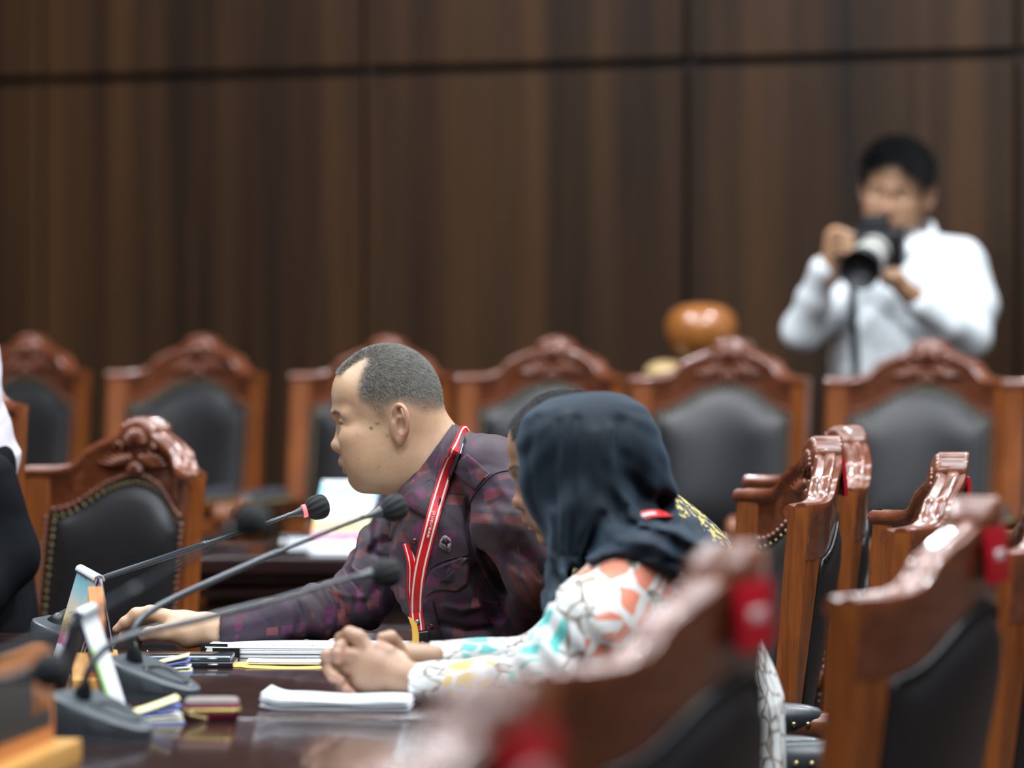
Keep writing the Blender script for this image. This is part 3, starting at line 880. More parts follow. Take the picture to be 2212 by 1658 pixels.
        for j in range(27):
            x = -0.182 + 0.364 * j / 26; pth.append((x, itp(ARCH, x) - 0.009))
        for sg in (-1, 1):
            for j in range(20): pth.append((sg * 0.184, 0.868 - j * 0.0155))
        for x, z in pth: ball(bm, pt(x, z, off), (0.0042, 0.003, 0.0042), 7, 5)
        from_bm('nailheads', bm, M['brass'] if sgn < 0 else M['piping'], lf)
        bm = B()
        path = [pt(-0.187, 0.565, off - sgn * .001)] + [pt(-0.187, z, off - sgn * .001) for z in (0.72, 0.79, 0.85, 0.872)] + [pt(x, itp(ARCH, x) - 0.004, off - sgn * .001) for x in np.linspace(-0.183, 0.183, 31)] + [pt(0.187, z, off - sgn * .001) for z in (0.872, 0.85, 0.79, 0.72, 0.565)]
        tube(bm, path, 0.0034, 6); from_bm('piping', bm, M['piping'], lf)
    # red label on the rear of the crest
    bm = B()
    y = yb(0, 1.02) + 0.0395; c = (0, y + 0.004, 1.0155)
    box(bm, c, (0.100, 0.007, 0.066), rot=(0.075, 0, 0), bev=0.002)
    lab = sharp(from_bm('label_plate', bm, M['label_red'], root, True), 40)
    mtx = Matrix.Translation(Vector((0, y + 0.0082, 1.0155))) @ Matrix.Rotation(PI, 4, 'Z') @ Matrix.Rotation(PI / 2, 4, 'X')
    text_obj('label_text', 'MKRI', 0.019, M['white_print'], lab, mtx, 0.0003)
    bm = B(); box(bm, (0, y + 0.0080, 0.991), (0.085, 0.001, 0.006)); from_bm('label_bar', bm, M['white_print'], lab)
    # seat
    bm = B(); rows = []
    def seat_half(y): return 0.235 + 0.035 * (1 - (y + 0.40) / 0.46) if y < 0.06 else 0.235
    out = []
    for q in np.linspace(0, 2 * PI, 56, endpoint=False):
        c_, s_ = math.cos(q), math.sin(q); n = 5.0
        k = (abs(c_) ** n + abs(s_) ** n) ** (-1 / n); out.append((0.262 * k * c_, -0.175 + 0.235 * k * s_))
    for zz, f in ((0.360, 0.985), (0.372, 1.0), (0.385, 0.992), (0.425, 0.995), (0.436, 1.005), (0.445, 0.99)):
        rows.append([(x * f, -0.175 + (y + 0.175) * f, zz) for x, y in out])
    vv = grid_surface(bm, rows, True); bm.faces.new(vv[0]); bm.faces.new(vv[-1]); from_bm('seat_frame', bm, W, root)
    bm = B(); rows = []
    for zz, f in ((0.446, 0.94), (0.470, 0.965), (0.492, 0.95), (0.508, 0.88), (0.517, 0.72), (0.522, 0.45), (0.524, 0.12)):
        rows.append([(x * f, -0.175 + (y + 0.175) * f, zz) for x, y in out])
    vv = grid_surface(bm, rows, True); bm.faces.new(vv[0]); bm.faces.new(vv[-1]); from_bm('seat_cushion', bm, M['leather'], root)
    # front legs
    for sg in (-1, 1):
        bm = B(); rows = []
        for z, r, dy in ((0.0, 0.022, -0.01), (0.02, 0.027, -0.012), (0.05, 0.018, -0.006), (0.16, 0.020, 0.004), (0.28, 0.030, -0.004), (0.36, 0.034, 0.0), (0.375, 0.030, 0.0)):
            rows.append([(sg * 0.225 + r * math.cos(a), -0.365 + dy + r * math.sin(a), z) for a in np.linspace(0, 2 * PI, 14, endpoint=False)])
        vv = grid_surface(bm, rows, True); bm.faces.new(vv[0]); bm.faces.new(vv[-1]); from_bm('front_leg', bm, W, root)
    # arms
    for sg in (-1, 1):
        bm = B(); x0 = sg * 0.214
        path = [(x0, 0.03, 0.628), (x0 + sg * 0.002, -0.06, 0.634), (x0 + sg * 0.004, -0.18, 0.630), (x0 + sg * 0.004, -0.30, 0.622), (x0 + sg * 0.004, -0.375, 0.616)]
        tube(bm, path, [0.021, 0.023, 0.025, 0.026, 0.027], 12, 5)
        for q in range(2):   # scroll at the front end
            cx_ = x0 + sg * 0.004; pts = []
            for a in np.linspace(0, 4.6, 14):
                r = 0.030 * (1 - a / 6.5); pts.append((cx_ + (q - 0.5) * 0.026, -0.385 - r * math.sin(a) * 0.9, 0.600 + r * math.cos(a) * 1.0))
            tube(bm, pts, [0.017] * 8 + [0.015, 0.013, 0.012, 0.011, 0.009, 0.007], 9)
        ball(bm, (x0 + sg * 0.004, -0.388, 0.600), (0.033, 0.013, 0.013), 12, 8)
        tube(bm, [(x0 + sg * 0.004, -0.375, 0.600), (x0 + sg * 0.006, -0.33, 0.56), (x0 + sg * 0.005, -0.315, 0.50), (x0 + sg * 0.004, -0.34, 0.44), (x0 + sg * 0.004, -0.352, 0.38)], [0.022, 0.019, 0.017, 0.021, 0.024], 10, 4)
        arm = from_bm('armrest', bm, W, root)
        bm = B(); rows = []
        for j in range(17):
            a = j / 16; y = -0.035 - a * 0.275; k = (1 - abs(2 * a - 1) ** 3.2) ** 0.5 if 0 < a < 1 else 0.02
            xc = x0 + sg * 0.002; zc = 0.648 - 0.006 * a
            rows.append([(xc + 0.030 * k * math.cos(q), y, zc + 0.026 * k * math.sin(q) - (0.006 if math.sin(q) < 0 else 0) * k) for q in np.linspace(0, 2 * PI, 16, endpoint=False)])
        vv = grid_surface(bm, rows, True); bm.faces.new(vv[0]); bm.faces.new(vv[-1]); pad = from_bm('arm_pad', bm, M['leather_arm'], arm)
        bm = B()
        for a in np.linspace(0.04, 0.96, 12):
            for s2 in (-1, 1): ball(bm, (x0 + sg * 0.002 + s2 * 0.030 * (1 - abs(2 * a - 1) ** 3.2) ** .5, -0.035 - a * 0.275, 0.638), 0.005, 7, 5)
        ball(bm, (x0 + sg * 0.003, -0.312, 0.636), 0.006, 7, 5)
        from_bm('nailheads', bm, M['brass'], pad)
    return root
chair0 = build_chair(); _used = [False]
def place_chair(px, s, rz, label, group=None, z=0.0):
    """px = column of the crest's middle, s = pixels per metre there"""
    c = P(px, HY, s); c.z = z
    r = math.radians(rz); off = BOW + 0.05 + 0.02
    root = chair0 if not _used[0] else copy_tree(chair0); _used[0] = True
    root.location = (c.x + math.sin(r) * off, c.y - math.cos(r) * off, z); root.rotation_euler = (0, 0, r)
    root['label'] = label; root['category'] = 'chair'
    if group: root['group'] = group
    elif 'group' in root: del root['group']
    return root
g1 = 'carved armchairs in the far row along the wall'
place_chair(2012, 835, -24, 'carved armchair of the far row standing right in front of the photographer', g1, TIER)
place_chair(1585, 812, -24, 'far-row carved armchair in front of the round wooden ball', g1, TIER)
place_chair(1205, 793, -24, 'far-row carved armchair seen just above the dark headscarf, between the man and the ball', g1, TIER)
place_chair(840, 777, -24, 'far-row carved armchair mostly hidden behind the head of the man in plum', g1, TIER)
place_chair(440, 759, -24, 'far-row carved armchair behind the nearer empty chair, second from the left edge', g1, TIER)
place_chair(70, 744, -24, 'far-row carved armchair at the left edge of the row', g1, TIER)
place_chair(2400, 856, -24, 'far-row carved armchair cut by the right edge of the picture', g1, TIER)
place_chair(322, 1062, -40, 'empty carved armchair on the left, turned sideways behind the desk calendars', None)
place_chair(-128, 1085, -22, 'carved armchair behind the person in black at the left edge', None, TIER)
g2 = 'carved armchairs with red labels on the right'
place_chair(1838, 1145, -74, 'carved armchair seen side-on, partly hidden behind the sharpest one with the red label', g2)
place_chair(1793, 1240, -83.6, 'sharp side-on carved armchair with red label, the one right of the dark headscarf', g2)
place_chair(2068, 1390, -93.5, 'side-on carved armchair with red label, low between the sharp chair and the right edge', g2)
place_chair(2308, 1530, -96, 'side-on carved armchair whose crest pokes in at the right edge', g2)
g3 = 'blurred carved armchairs close to the camera'
place_chair(1594, 2222, -113, 'blurred carved armchair in front of the woman, red label on its crest', g3)
place_chair(2124, 1800, -111, 'blurred carved armchair at lower right, large dark leather back and red label', g3)
place_chair(1090, 3400, -108, 'nearest carved armchair, only a red blur at the bottom edge', g3)
# ---------------------------------------------------------------- heads (local axes: +x face, +y figure's left, +z up; origin between the ears)
def head_solid(kind='man', face_w=1.0, neck=True):
    s = S(); m = kind == 'man'
    s.ell((0.011, 0, 0.036), (0.086, 0.078, 0.083), 0.01)
    s.ell((-0.022, 0, 0.012), (0.056, 0.070, 0.058), 0.02)
    s.ell((0.067, 0, 0.038), (0.0325, 0.056, 0.042), 0.02)              # forehead
    s.ell((0.040, 0, -0.043), (0.046, 0.060 * face_w, 0.070), 0.03)     # mid face
    s.ell((0.012, 0, -0.066), (0.056, 0.062 * face_w, 0.048), 0.03)     # jaw
    if m: s.ell((0.018, 0, -0.096), (0.050, 0.050, 0.025), 0.03)        # full throat
    s.cap((0.030, -0.018, -0.100), (0.046, 0, -0.101), 0.020, 0.018, 0.015)
    s.cap((0.030, 0.018, -0.100), (0.046, 0, -0.101), 0.020, 0.018, 0.015)
    s.ell((0.0525, 0, -0.1030), (0.0165, 0.020, 0.0180), 0.010)             # chin
    for g in (-1, 1):
        s.ell((0.058, g * 0.040, -0.034), (0.030, 0.026, 0.026), 0.02)  # cheek
        s.ell((0.048, g * 0.040, -0.066), (0.030, 0.024, 0.030), 0.02)
        s.cap((0.092, g * 0.010, 0.004), (0.074, g * 0.048, 0.006), 0.0105, 0.009, 0.015)   # brow ridge
    if neck:
        s.cap((-0.018, 0, -0.040), (-0.085, 0, -0.130), 0.064, 0.066, 0.03)
        if m: s.cap((-0.036, 0, -0.010), (-0.084, 0, -0.070), 0.046, 0.054, 0.02)
    # eye sockets
    for g in (-1, 1):
        s.ell((0.094, g * 0.031, -0.008), (0.013, 0.017, 0.011), 0.012, op='s')
        s.ell((0.0735, g * 0.032, -0.0095), (0.0150, 0.0175, 0.0135), 0.004)       # lids over the ball
        s.cap((0.087, g * 0.022, -0.0015), (0.079, g * 0.045, -0.0045), 0.0030, 0.0035, 0.006)   # upper lid fold
        s.cap((0.085, g * 0.021, -0.019), (0.077, g * 0.043, -0.020), 0.0025, 0.003, 0.008)     # bag
    # nose
    s.cap((0.0840, 0, 0.000), (0.0900, 0, -0.034), 0.0068, 0.0080, 0.008)
    s.ell((0.0895, 0, -0.0470), (0.0150, 0.0150, 0.0130), 0.006)
    for g in (-1, 1):
        s.ell((0.0790, g * 0.0165, -0.0495), (0.0135, 0.0085, 0.0115), 0.003)
        s.cap((0.0640, g * 0.0235, -0.0400), (0.0620, g * 0.0250, -0.0560), 0.0020, 0.0015, 0.004, op='s')
        s.cap((0.077, g * 0.014, -0.044), (0.083, g * 0.007, -0.020), 0.008, 0.005, 0.010)
        s.ell((0.0870, g * 0.0088, -0.0602), (0.0058, 0.0042, 0.0045), 0.0015, op='s')
        s.cap((0.0825, g * 0.0225, -0.044), (0.066, g * 0.033, -0.068), 0.0016, 0.0012, 0.006, op='s')  # fold beside the mouth
    # mouth
    s.cap((0.0785, 0, -0.060), (0.0800, 0, -0.074), 0.0085, 0.0085, 0.008)
    s.ell((0.067, 0, -0.0760), (0.0160, 0.030, 0.020), 0.010)
    s.cap((0.0835, 0, -0.0745), (0.0730, 0.019, -0.0800), 0.0068, 0.0040, 0.005)
    s.cap((0.0835, 0, -0.0745), (0.0730, -0.019, -0.0800), 0.0068, 0.0040, 0.005)
    s.cap((0.0765, 0, -0.0895), (0.0680, 0.017, -0.0880), 0.0060, 0.0040, 0.005)
    s.cap((0.0765, 0, -0.0895), (0.0680, -0.017, -0.0880), 0.0060, 0.0040, 0.005)
    s.cap((0.0860, 0.004, -0.0826), (0.0700, 0.0275, -0.0872), 0.0015, 0.0011, 0.002, op='s')
    s.cap((0.0860, -0.004, -0.0826), (0.0700, -0.0275, -0.0872), 0.0015, 0.0011, 0.002, op='s')
    s.cap((0.0775, 0.012, -0.0985), (0.0775, -0.012, -0.0985), 0.0030, 0.0030, 0.006, op='s')
    # eye slits (the eyeball object shows through)
    for g in (-1, 1):
        s.cap((0.0905, g * 0.0225, -0.0105), (0.0820, g * 0.0440, -0.0105), 0.0034, 0.0016, 0.002, op='s')
    # ears
    for g in (-1, 1):
        E = lambda x, z, o: np.array((x, g * (0.0745 + o), z))
        s.ell(E(-0.010, -0.012, 0.003), (0.014, 0.008, 0.024), 0.006)
        rim = [(-0.004, 0.002, 0.004), (-0.004, 0.013, 0.008), (-0.009, 0.0210, 0.012), (-0.016, 0.0205, 0.016), (-0.0225, 0.012, 0.019), (-0.0255, -0.001, 0.019), (-0.0250, -0.015, 0.016), (-0.0210, -0.026, 0.011), (-0.0165, -0.034, 0.007)]
        rc = catmull([list(a) + [b] for a, b in zip(rim, [0.0032, 0.0036, 0.0040, 0.0044, 0.0046, 0.0046, 0.0044, 0.0050, 0.0056])], 3)
        s.chain([E(*a[:3]) for a in rc], [a[3] for a in rc], 0.002)
        s.ell(E(-0.0145, -0.0360, 0.005), (0.0075, 0.0048, 0.0085), 0.005)
        s.cap(E(-0.010, 0.012, 0.007), E(-0.020, -0.020, 0.010), 0.006, 0.007, 0.006)
        s.ell(E(-0.0150, -0.0115, 0.0155), (0.0078, 0.0095, 0.0135), 0.003, op='s')
        s.ell(E(-0.0140, 0.0090, 0.0175), (0.0062, 0.0080, 0.0100), 0.003, op='s')
        s.cap(E(-0.0035, -0.008, 0.006), E(-0.0050, -0.015, 0.006), 0.0042, 0.0040, 0.003)
    return s
HAIR_SIDE = [(0.20, 0.30), (0.048, 0.30), (0.046, 0.092), (0.055, 0.062), (0.059, 0.037), (0.050, 0.025), (0.032, 0.012), (0.022, -0.004), (0.010, -0.006), (0.004, 0.016), (-0.012, 0.028), (-0.028, 0.018), (-0.047, 0.008), (-0.068, 0.006), (-0.088, 0.010), (-0.30, 0.012), (-0.30, 0.30)]
def hair_weight(v, kind):
    x, y, z = v.T
    if kind == 'man':
        d = polydist(x, z, HAIR_SIDE)
        # forelock reaches further forward in the middle
        d2 = np.maximum.reduce([np.abs(y) - (0.036 + 0.012 * sstep(-x, -0.08, -0.02)), 0.066 - z + (x - 0.08) * 0.4, -x])
        d = np.minimum(d, d2)
        return sstep(-d, -0.006, 0.012) * (0.45 + 0.55 * sstep(z, 0.0, 0.06))
    poly = [(0.093, 0.30), (0.093, 0.052), (0.074, 0.047), (0.060, 0.030), (0.040, 0.012), (0.020, -0.012), (0.008, -0.012), (0.004, 0.018), (-0.012, 0.028), (-0.028, 0.018), (-0.034, -0.030), (-0.060, -0.040), (-0.30, -0.045), (-0.30, 0.30)]
    return sstep(-polydist(x, z, poly), -0.003, 0.008)
SPOTS = [((0.0345, -0.0165), 0.0030, 0.75), ((0.0255, -0.0095), 0.0018, 0.7), ((0.0225, -0.0085), 0.0022, 0.6), ((0.0285, -0.0075), 0.0010, 0.9), ((0.0080, -0.0290), 0.0034, 0.35), ((0.0225, -0.0800), 0.0014, 0.6), ((-0.0150, -0.0455), 0.0010, 0.9), ((0.0570, -0.0275), 0.0010, 0.6), ((0.0450, -0.0345), 0.0010, 0.5), ((0.0550, -0.0670), 0.0010, 0.9), ((0.0280, 0.0150), 0.0012, 0.7), ((0.0020, -0.0640), 0.0009, 0.6), ((0.0640, -0.0120), 0.0008, 0.5)]
_headcache = {}
def head_parts(kind, vox, face_w=1.0):
    key = (kind, vox, face_w)
    if key in _headcache: return _headcache[key]
    s = head_solid(kind, face_w)
    v, q = s.mesh(vox, cull=0.07); v = relax(v, q, 1, 0.35)
    x, y, z = v.T
    A = np.zeros((len(v), 3))
    A[:, 0] = hair_weight(v, kind) * (0.82 if kind == 'man' else 1.0)
    # brows
    if kind == 'man':
        bz = 0.0085 - 0.10 * np.abs(np.abs(y) - 0.030)
    else:
        bz = 0.009 - 0.12 * np.abs(np.abs(y) - 0.030)
    brow = np.exp(-((z - bz) / 0.0030) ** 2) * sstep(x, 0.060, 0.075) * sstep(np.abs(y), 0.008, 0.013) * (1 - sstep(np.abs(y), 0.042, 0.054))
    A[:, 0] = np.maximum(A[:, 0], brow * (0.75 if kind == 'man' else 0.95))
    lip = np.exp(-((z + 0.0780) / 0.0042) ** 2) * sstep(x, 0.075, 0.083) + np.exp(-((z + 0.0895) / 0.0042) ** 2) * sstep(x, 0.070, 0.078)
    lip = np.clip(lip, 0, 1) * (1 - sstep(np.abs(y), 0.020, 0.026))
    ear = sstep(np.abs(y), 0.078, 0.088) * (x < 0.005) * (x > -0.04)
    red = np.maximum.reduce([lip * 0.45, ear * 0.45, 0.35 * gauss(v, (0.098, 0, -0.046), 0.014), 0.20 * gauss(np.abs(v) * [1, 1, -1], (0.06, 0.05, -0.035), 0.02)])
    A[:, 1] = red
    if kind == 'man':
        sp = np.zeros(len(v))
        for (sx, sz), r, k in SPOTS:
            sp = np.maximum(sp, k * np.exp(-(((x - sx) ** 2 + (z - sz) ** 2) / (1.1 * r * r)) ** 2))
        rs = np.random.RandomState(5)
        for _ in range(60):
            sx, sz = rs.uniform(-0.03, 0.08), rs.uniform(-0.10, 0.03); r = rs.uniform(0.0004, 0.0008)
            sp = np.maximum(sp, 0.35 * np.exp(-((x - sx) ** 2 + (z - sz) ** 2) / (r * r)))
        A[:, 2] = sp * (y > 0)
    mt = np.exp(-((z + 0.0832 + 0.0035 * (np.abs(y) / 0.0275)) / 0.0012) ** 2) * (x > 0.060) * (1 - sstep(np.abs(y), 0.026, 0.030))  # shade in the slit between the lips, painted as a dark line
    A[:, 2] = np.maximum(A[:, 2], 0.75 * mt)
    # lash line
    lash = np.zeros(len(v))
    for g in (1,):
        ay = np.abs(y)
        t = np.clip((ay - 0.0225) / 0.0215, 0, 1)
        lz = -0.0105 + (0.0034 - 0.0018 * t) + 0.0006
        lash = np.exp(-((z - lz) / 0.0013) ** 2) * (x > 0.072) * sstep(ay, 0.019, 0.023) * (1 - sstep(ay, 0.046, 0.050))
    A[:, 0] = np.maximum(A[:, 0], lash * 0.85)
    _headcache[key] = (v, q, A)
    return v, q, A
def head_matrix(origin, facing_deg, pitch=0.0, roll=0.0, scale=1.0):
    """facing_deg: compass of the face in the floor plane (180 = towards image left); pitch > 0 nods down"""
    return Matrix.Translation(Vector(origin)) @ Matrix.Rotation(math.radians(facing_deg), 4, 'Z') @ Matrix.Rotation(math.radians(pitch), 4, 'Y') @ Matrix.Rotation(math.radians(roll), 4, 'X') @ Matrix.Scale(scale, 4)
def xf(v, Mx):
    R = np.array(Mx)[:3, :3]; return v @ R.T + np.array(Mx)[:3, 3]
def add_eyes(parent, Mx):
    for g in (-1, 1):
        bm = B(); ball(bm, (0, 0, 0), 0.0118, 20, 14)
        o = from_bm('eyeball', bm, M['eye'], parent)
        o.matrix_world = Mx @ Matrix.Translation(Vector((0.0765, g * 0.0315, -0.0098))) @ Matrix.Rotation(math.radians(g * 2), 4, 'Z')
def strands(v, q, A, Mx, n, length, radius, mat, parent, name='hair', seed=1, flow=(-0.55, 0, -0.45), lift=0.55, thr=0.3):
    """short strands rooted where the skin carries hair weight"""
    rs = np.random.RandomState(seed)
    hw = A[:, 0][q].mean(1); c = v[q].mean(1)
    ar = np.linalg.norm(np.cross(v[q[:, 2]] - v[q[:, 0]], v[q[:, 3]] - v[q[:, 1]]), axis=1)
    ok = (c[:, 2] > -0.02) & ((c[:, 0] < 0.055) | (c[:, 2] > 0.035)) & (hw > 0.05)
    pr = ar * hw * ok * (0.35 + 0.65 * sstep(c[:, 2], 0.01, 0.07)); pr = pr / pr.sum()
    f = rs.choice(len(q), n, p=pr)
    a, b = rs.rand(n, 1), rs.rand(n, 1)
    p = (v[q[f, 0]] * (1 - a) + v[q[f, 1]] * a) * (1 - b) + (v[q[f, 3]] * (1 - a) + v[q[f, 2]] * a) * b
    nn = vnormals(v, q)[q[f, 0]]
    fl = np.array(flow)[None] + rs.normal(0, 0.38, (n, 3)); tang = fl - (fl * nn).sum(1, keepdims=True) * nn
    tang /= np.linalg.norm(tang, axis=1, keepdims=True)
    d = nn * lift + tang * 0.8; d /= np.linalg.norm(d, axis=1, keepdims=True)
    L = length * (0.45 + 0.55 * sstep(hw[f], 0.2, 0.8)) * (0.55 + 0.45 * sstep(p[:, 2], 0.0, 0.07))
    R = np.array(Mx)[:3, :3]
    return hair_object(name, xf(p - nn * 0.0006, Mx), d @ R.T, L, radius, mat, parent, bend=(tang @ R.T) * 0.35, rs=rs)
# ---------------------------------------------------------------- folds in cloth
def folds(seed, amp, f1=18.0, axis=(0.3, 0.1, 1.0), f2=45.0):
    rs = np.random.RandomState(seed); ax = np.array(axis, float); ax /= np.linalg.norm(ax)
    ph = rs.rand(8) * 6.28; D = rs.normal(0, 1, (4, 3)); D /= np.linalg.norm(D, axis=1, keepdims=True)
    def f(p):
        wv = 0.03 * np.sin(p @ D[0] * 21 + ph[0]) + 0.02 * np.sin(p @ D[1] * 33 + ph[1])
        u = p @ ax + wv
        a = np.sin(u * f1 * 6.28 / 2 + ph[2]); m = 0.5 + 0.5 * np.sin(p @ D[2] * 19 + ph[3])
        b = np.sin((u + p @ D[3] * 0.35) * f2 + ph[4])
        return amp * (a * np.abs(a) * m + 0.35 * b * (1 - m))
    return f
def arm_cloth(v, lines, nrms, body_axis=None):
    """cloth coordinates in metres: along and round the nearest limb line"""
    best = np.full(len(v), 1e9); out = np.zeros((len(v), 3)); off = 0
    for li, (pts, w_) in enumerate(lines):
        pts = [np.array(p) for p in pts]; s0 = 0
        for a, b in zip(pts, pts[1:]):
            ba = b - a; L = np.linalg.norm(ba); t_ = ba / L
            t = np.clip((v - a) @ t_, 0, L); r = v - a - t[:, None] * t_; d = np.linalg.norm(r, axis=1) - w_
            ref = np.array((0.0, -1.0, 0.15)); ref = ref - (ref @ t_) * t_; ref /= np.linalg.norm(ref); rf2 = np.cross(t_, ref)
            ang = np.arctan2(r @ rf2, r @ ref)
            m = d < best; best = np.where(m, d, best)
            o = np.stack([ang * w_ * 1.0, s0 + t, np.full(len(v), 0.0)], 1); o[:, 0] += li * 3.1
            out = np.where(m[:, None], o, out); s0 += L
    return out
def ribbon(bm, pts, width, normal_fn, thick=0.0012, n=6):
    """flat band through pts; normal_fn(p, t) gives its face direction"""
    q = catmull(pts, n); rows = []
    for i, p in enumerate(q):
        p = Vector(p); t = (Vector(q[min(i + 1, len(q) - 1)]) - Vector(q[max(i - 1, 0)])).normalized()
        nn = Vector(normal_fn(i / (len(q) - 1))).normalized(); sd = t.cross(nn).normalized(); nn = sd.cross(t).normalized()
        h = width / 2
        rows.append([p - sd * h + nn * thick, p + sd * h + nn * thick, p + sd * h - nn * thick, p - sd * h - nn * thick])
    vv = grid_surface(bm, rows, True); bm.faces.new(vv[0]); bm.faces.new(vv[-1][::-1])
def fingers(s, chains, k=0.004):
    for pts, rads in chains: s.chain(pts, rads, k)
def quick_body(name, label, parts, attrs, mat, group=None):
    root = thing('person', label, 'person')
    me = np_mesh('body', parts, {'skin': attrs}); link_mesh('body', me, mat, root); return root
def zeros(v): return np.zeros((len(v), 3))
def smooth_mesh(s, vox, disp=None, it=1, N=14):
    v, q = s.mesh(vox, N=N, disp=disp, margin=0.01); return relax(v, q, it, 0.4), q
def lifted(s, pts, d=(0, -1, 0), off=0.0015, reach=0.5, L=None):
    """drop points (x, z given; y searched) onto the near side of solid s"""
    out = []
    for p in pts:
        p = np.array(p, float); y = p[1] - reach; pos = p.copy()
        for _ in range(60):
            pos[1] = y; dv = float(s.ev(pos[None])[0]) + (float(s.disp(pos[None])[0]) if s.disp else 0.0)
            if dv < off: break
            y += max(dv * 0.8, 0.0005)
            if y > p[1] + reach: break
        out.append(pos.copy())
    return out
def patch(s, fr, outline, off, mat, name, parent, w=0.0, n=14, thick=0.002, cloth=True, cfun=None):
    """a sewn-on piece of cloth: outline in px, wrapped on the near side of solid s"""
    ol = [np.array(o, float) for o in outline]
    xs = [o[0] for o in ol]; ys = [o[1] for o in ol]
    bm = B(); ctr = np.mean(ol, 0); rings = []
    dense = []
    for a, b in zip(ol, ol[1:] + ol[:1]):
        for k in range(4): dense.append(a + (b - a) * k / 4)
    nr = 6
    for j in range(nr + 1):
        f = 1 - j / nr; f = max(f, 0.02)
        rings.append(lifted(s, [fr(*(ctr + (d_ - ctr) * f), w) for d_ in dense], off=off))
    for i in range(len(dense)):          # tuck the rim
        pass
    lo = lifted(s, [fr(*d_, w) for d_ in dense], off=off - thick)
    vv = grid_surface(bm, [lo] + rings, True); bm.faces.new(vv[-1])
    return from_bm(name, bm, mat, parent), rings
def set_cloth(o, fn):
    me = o.data; n = len(me.vertices); co = np.zeros(n * 3, np.float32); me.vertices.foreach_get('co', co); co = co.reshape(-1, 3)
    A = fn(co.astype(float)); at = me.attributes.new('cloth', 'FLOAT_VECTOR', 'POINT'); at.data.foreach_set('vector', A.astype(np.float32).ravel())

# ================================================================ the man in the plum batik shirt
fm = Frame(1300)
HM = head_matrix(fm(850, 900, 0.0), 180)
hv, hq, hA = head_parts('man', 0.0015)
# right hand resting on the table (thumb towards the camera)
hs = S(); hw_ = -0.0
def fh(x, y, w=0.0): return fm(x, y, w - 0.085)
hs.cap(fh(520, 1361, .012), fh(445, 1360, .0), 0.0235, 0.0265, 0.01, flat=((0, 1, 0.3), 1.0))
hs.cap(fh(445, 1358), fh(400, 1352), 0.026, 0.024, 0.012)
hs.cap(fh(405, 1372, -.010), fh(372, 1362, -.012), 0.021, 0.014, 0.014)           # ball of the thumb
hs.cap(fh(400, 1345, .01), fh(352, 1332, .004), 0.020, 0.0135, 0.012)                # hand, index side
hs.cap(fh(398, 1352, .035), fh(352, 1340, .028), 0.020, 0.013, 0.012)
hs.cap(fh(398, 1362, .055), fh(350, 1352, .052), 0.018, 0.012, 0.012)
fingers(hs, [
    ([fh(352, 1330, .000), fh(325, 1322, -.001), fh(294, 1327, -.002)], [0.0120, 0.0115, 0.0112]),
    ([fh(294, 1327, -.002), fh(270, 1344, -.003)], [0.0110, 0.0092]),
    ([fh(270, 1344, -.003), fh(251, 1359, -.004)], [0.0090, 0.0066]),
    ([fh(350, 1336, .026), fh(300, 1336, .024)], [0.0115, 0.0108]),
    ([fh(300, 1336, .024), fh(272, 1356, .022)], [0.0106, 0.0092]),
    ([fh(272, 1356, .022), fh(264, 1380, .020)], [0.0090, 0.0068]),
    ([fh(350, 1346, .046), fh(304, 1346, .044)], [0.0108, 0.0100]),
    ([fh(304, 1346, .044), fh(288, 1366, .042), fh(284, 1384, .040)], [0.0098, 0.0088, 0.0066]),
    ([fh(352, 1358, .064), fh(316, 1360, .062), fh(300, 1378, .060), fh(296, 1392, .059)], [0.0092, 0.0086, 0.0076, 0.0060]),
], 0.005)
hs.chain([fh(385, 1366, -.016), fh(350, 1366, -.026), fh(322, 1367, -.032)], [0.0140, 0.0112, 0.0102], 0.010)
hs.chain([fh(322, 1367, -.032), fh(308, 1374, -.034)], [0.0100, 0.0078], 0.004)
ha, hb = smooth_mesh(hs, 0.0015)
hsk = zeros(ha); hsk[:, 1] = 0.35 * gauss(ha, fh(256, 1357, -.002), 0.010) + 0.25 * gauss(ha, fh(296, 1326), 0.010) + 0.2 * gauss(ha, fh(315, 1372, -.03), 0.009)
# shirt
ss = S()
ss.poly(fm, [(945, 1010), (905, 1060), (862, 1112), (852, 1180), (860, 1250), (868, 1305), (900, 1335), (915, 1385), (925, 1440), (1180, 1460), (1215, 1300), (1190, 1120), (1120, 1005), (1065, 975), (1010, 984), (970, 990)], 0.0, 0.150, 0.075, 0.03)
ss.ell(fm(1000, 1190, -.08), (0.11, 0.09, 0.13), 0.05)
ss.ell(fm(935, 1120, -.05), (0.055, 0.09, 0.07), 0.04)
ss.cap(fm(1065, 1006, -.14), fm(985, 1014, .0), 0.050, 0.056, 0.04)
ss.cap(fm(962, 1020, .0), fm(905, 1080, .15), 0.056, 0.050, 0.05)
# far sleeve, lying on the table
ss.chain([fm(900, 1085, .14), fm(850, 1190, .11), fm(782, 1282, .04)], [0.052, 0.056, 0.050], 0.03)
ss.chain([fm(790, 1295, .04), fm(700, 1318, .0), fm(600, 1342, -.04)], [0.048, 0.0450, 0.0380], 0.02)
ss.chain([fm(600, 1342, -.04), fm(487, 1361, -.083)], [0.0380, 0.0305], 0.01)
# near sleeve hanging down, forearm going behind
ss.chain([fm(1058, 1012, -.17), fm(1100, 1130, -.21), fm(1150, 1245, -.22)], [0.050, 0.058, 0.055], 0.022)
ss.chain([fm(1150, 1245, -.22), fm(1130, 1340, -.12), fm(1085, 1372, -.04)], [0.052, 0.042, 0.036], 0.02)
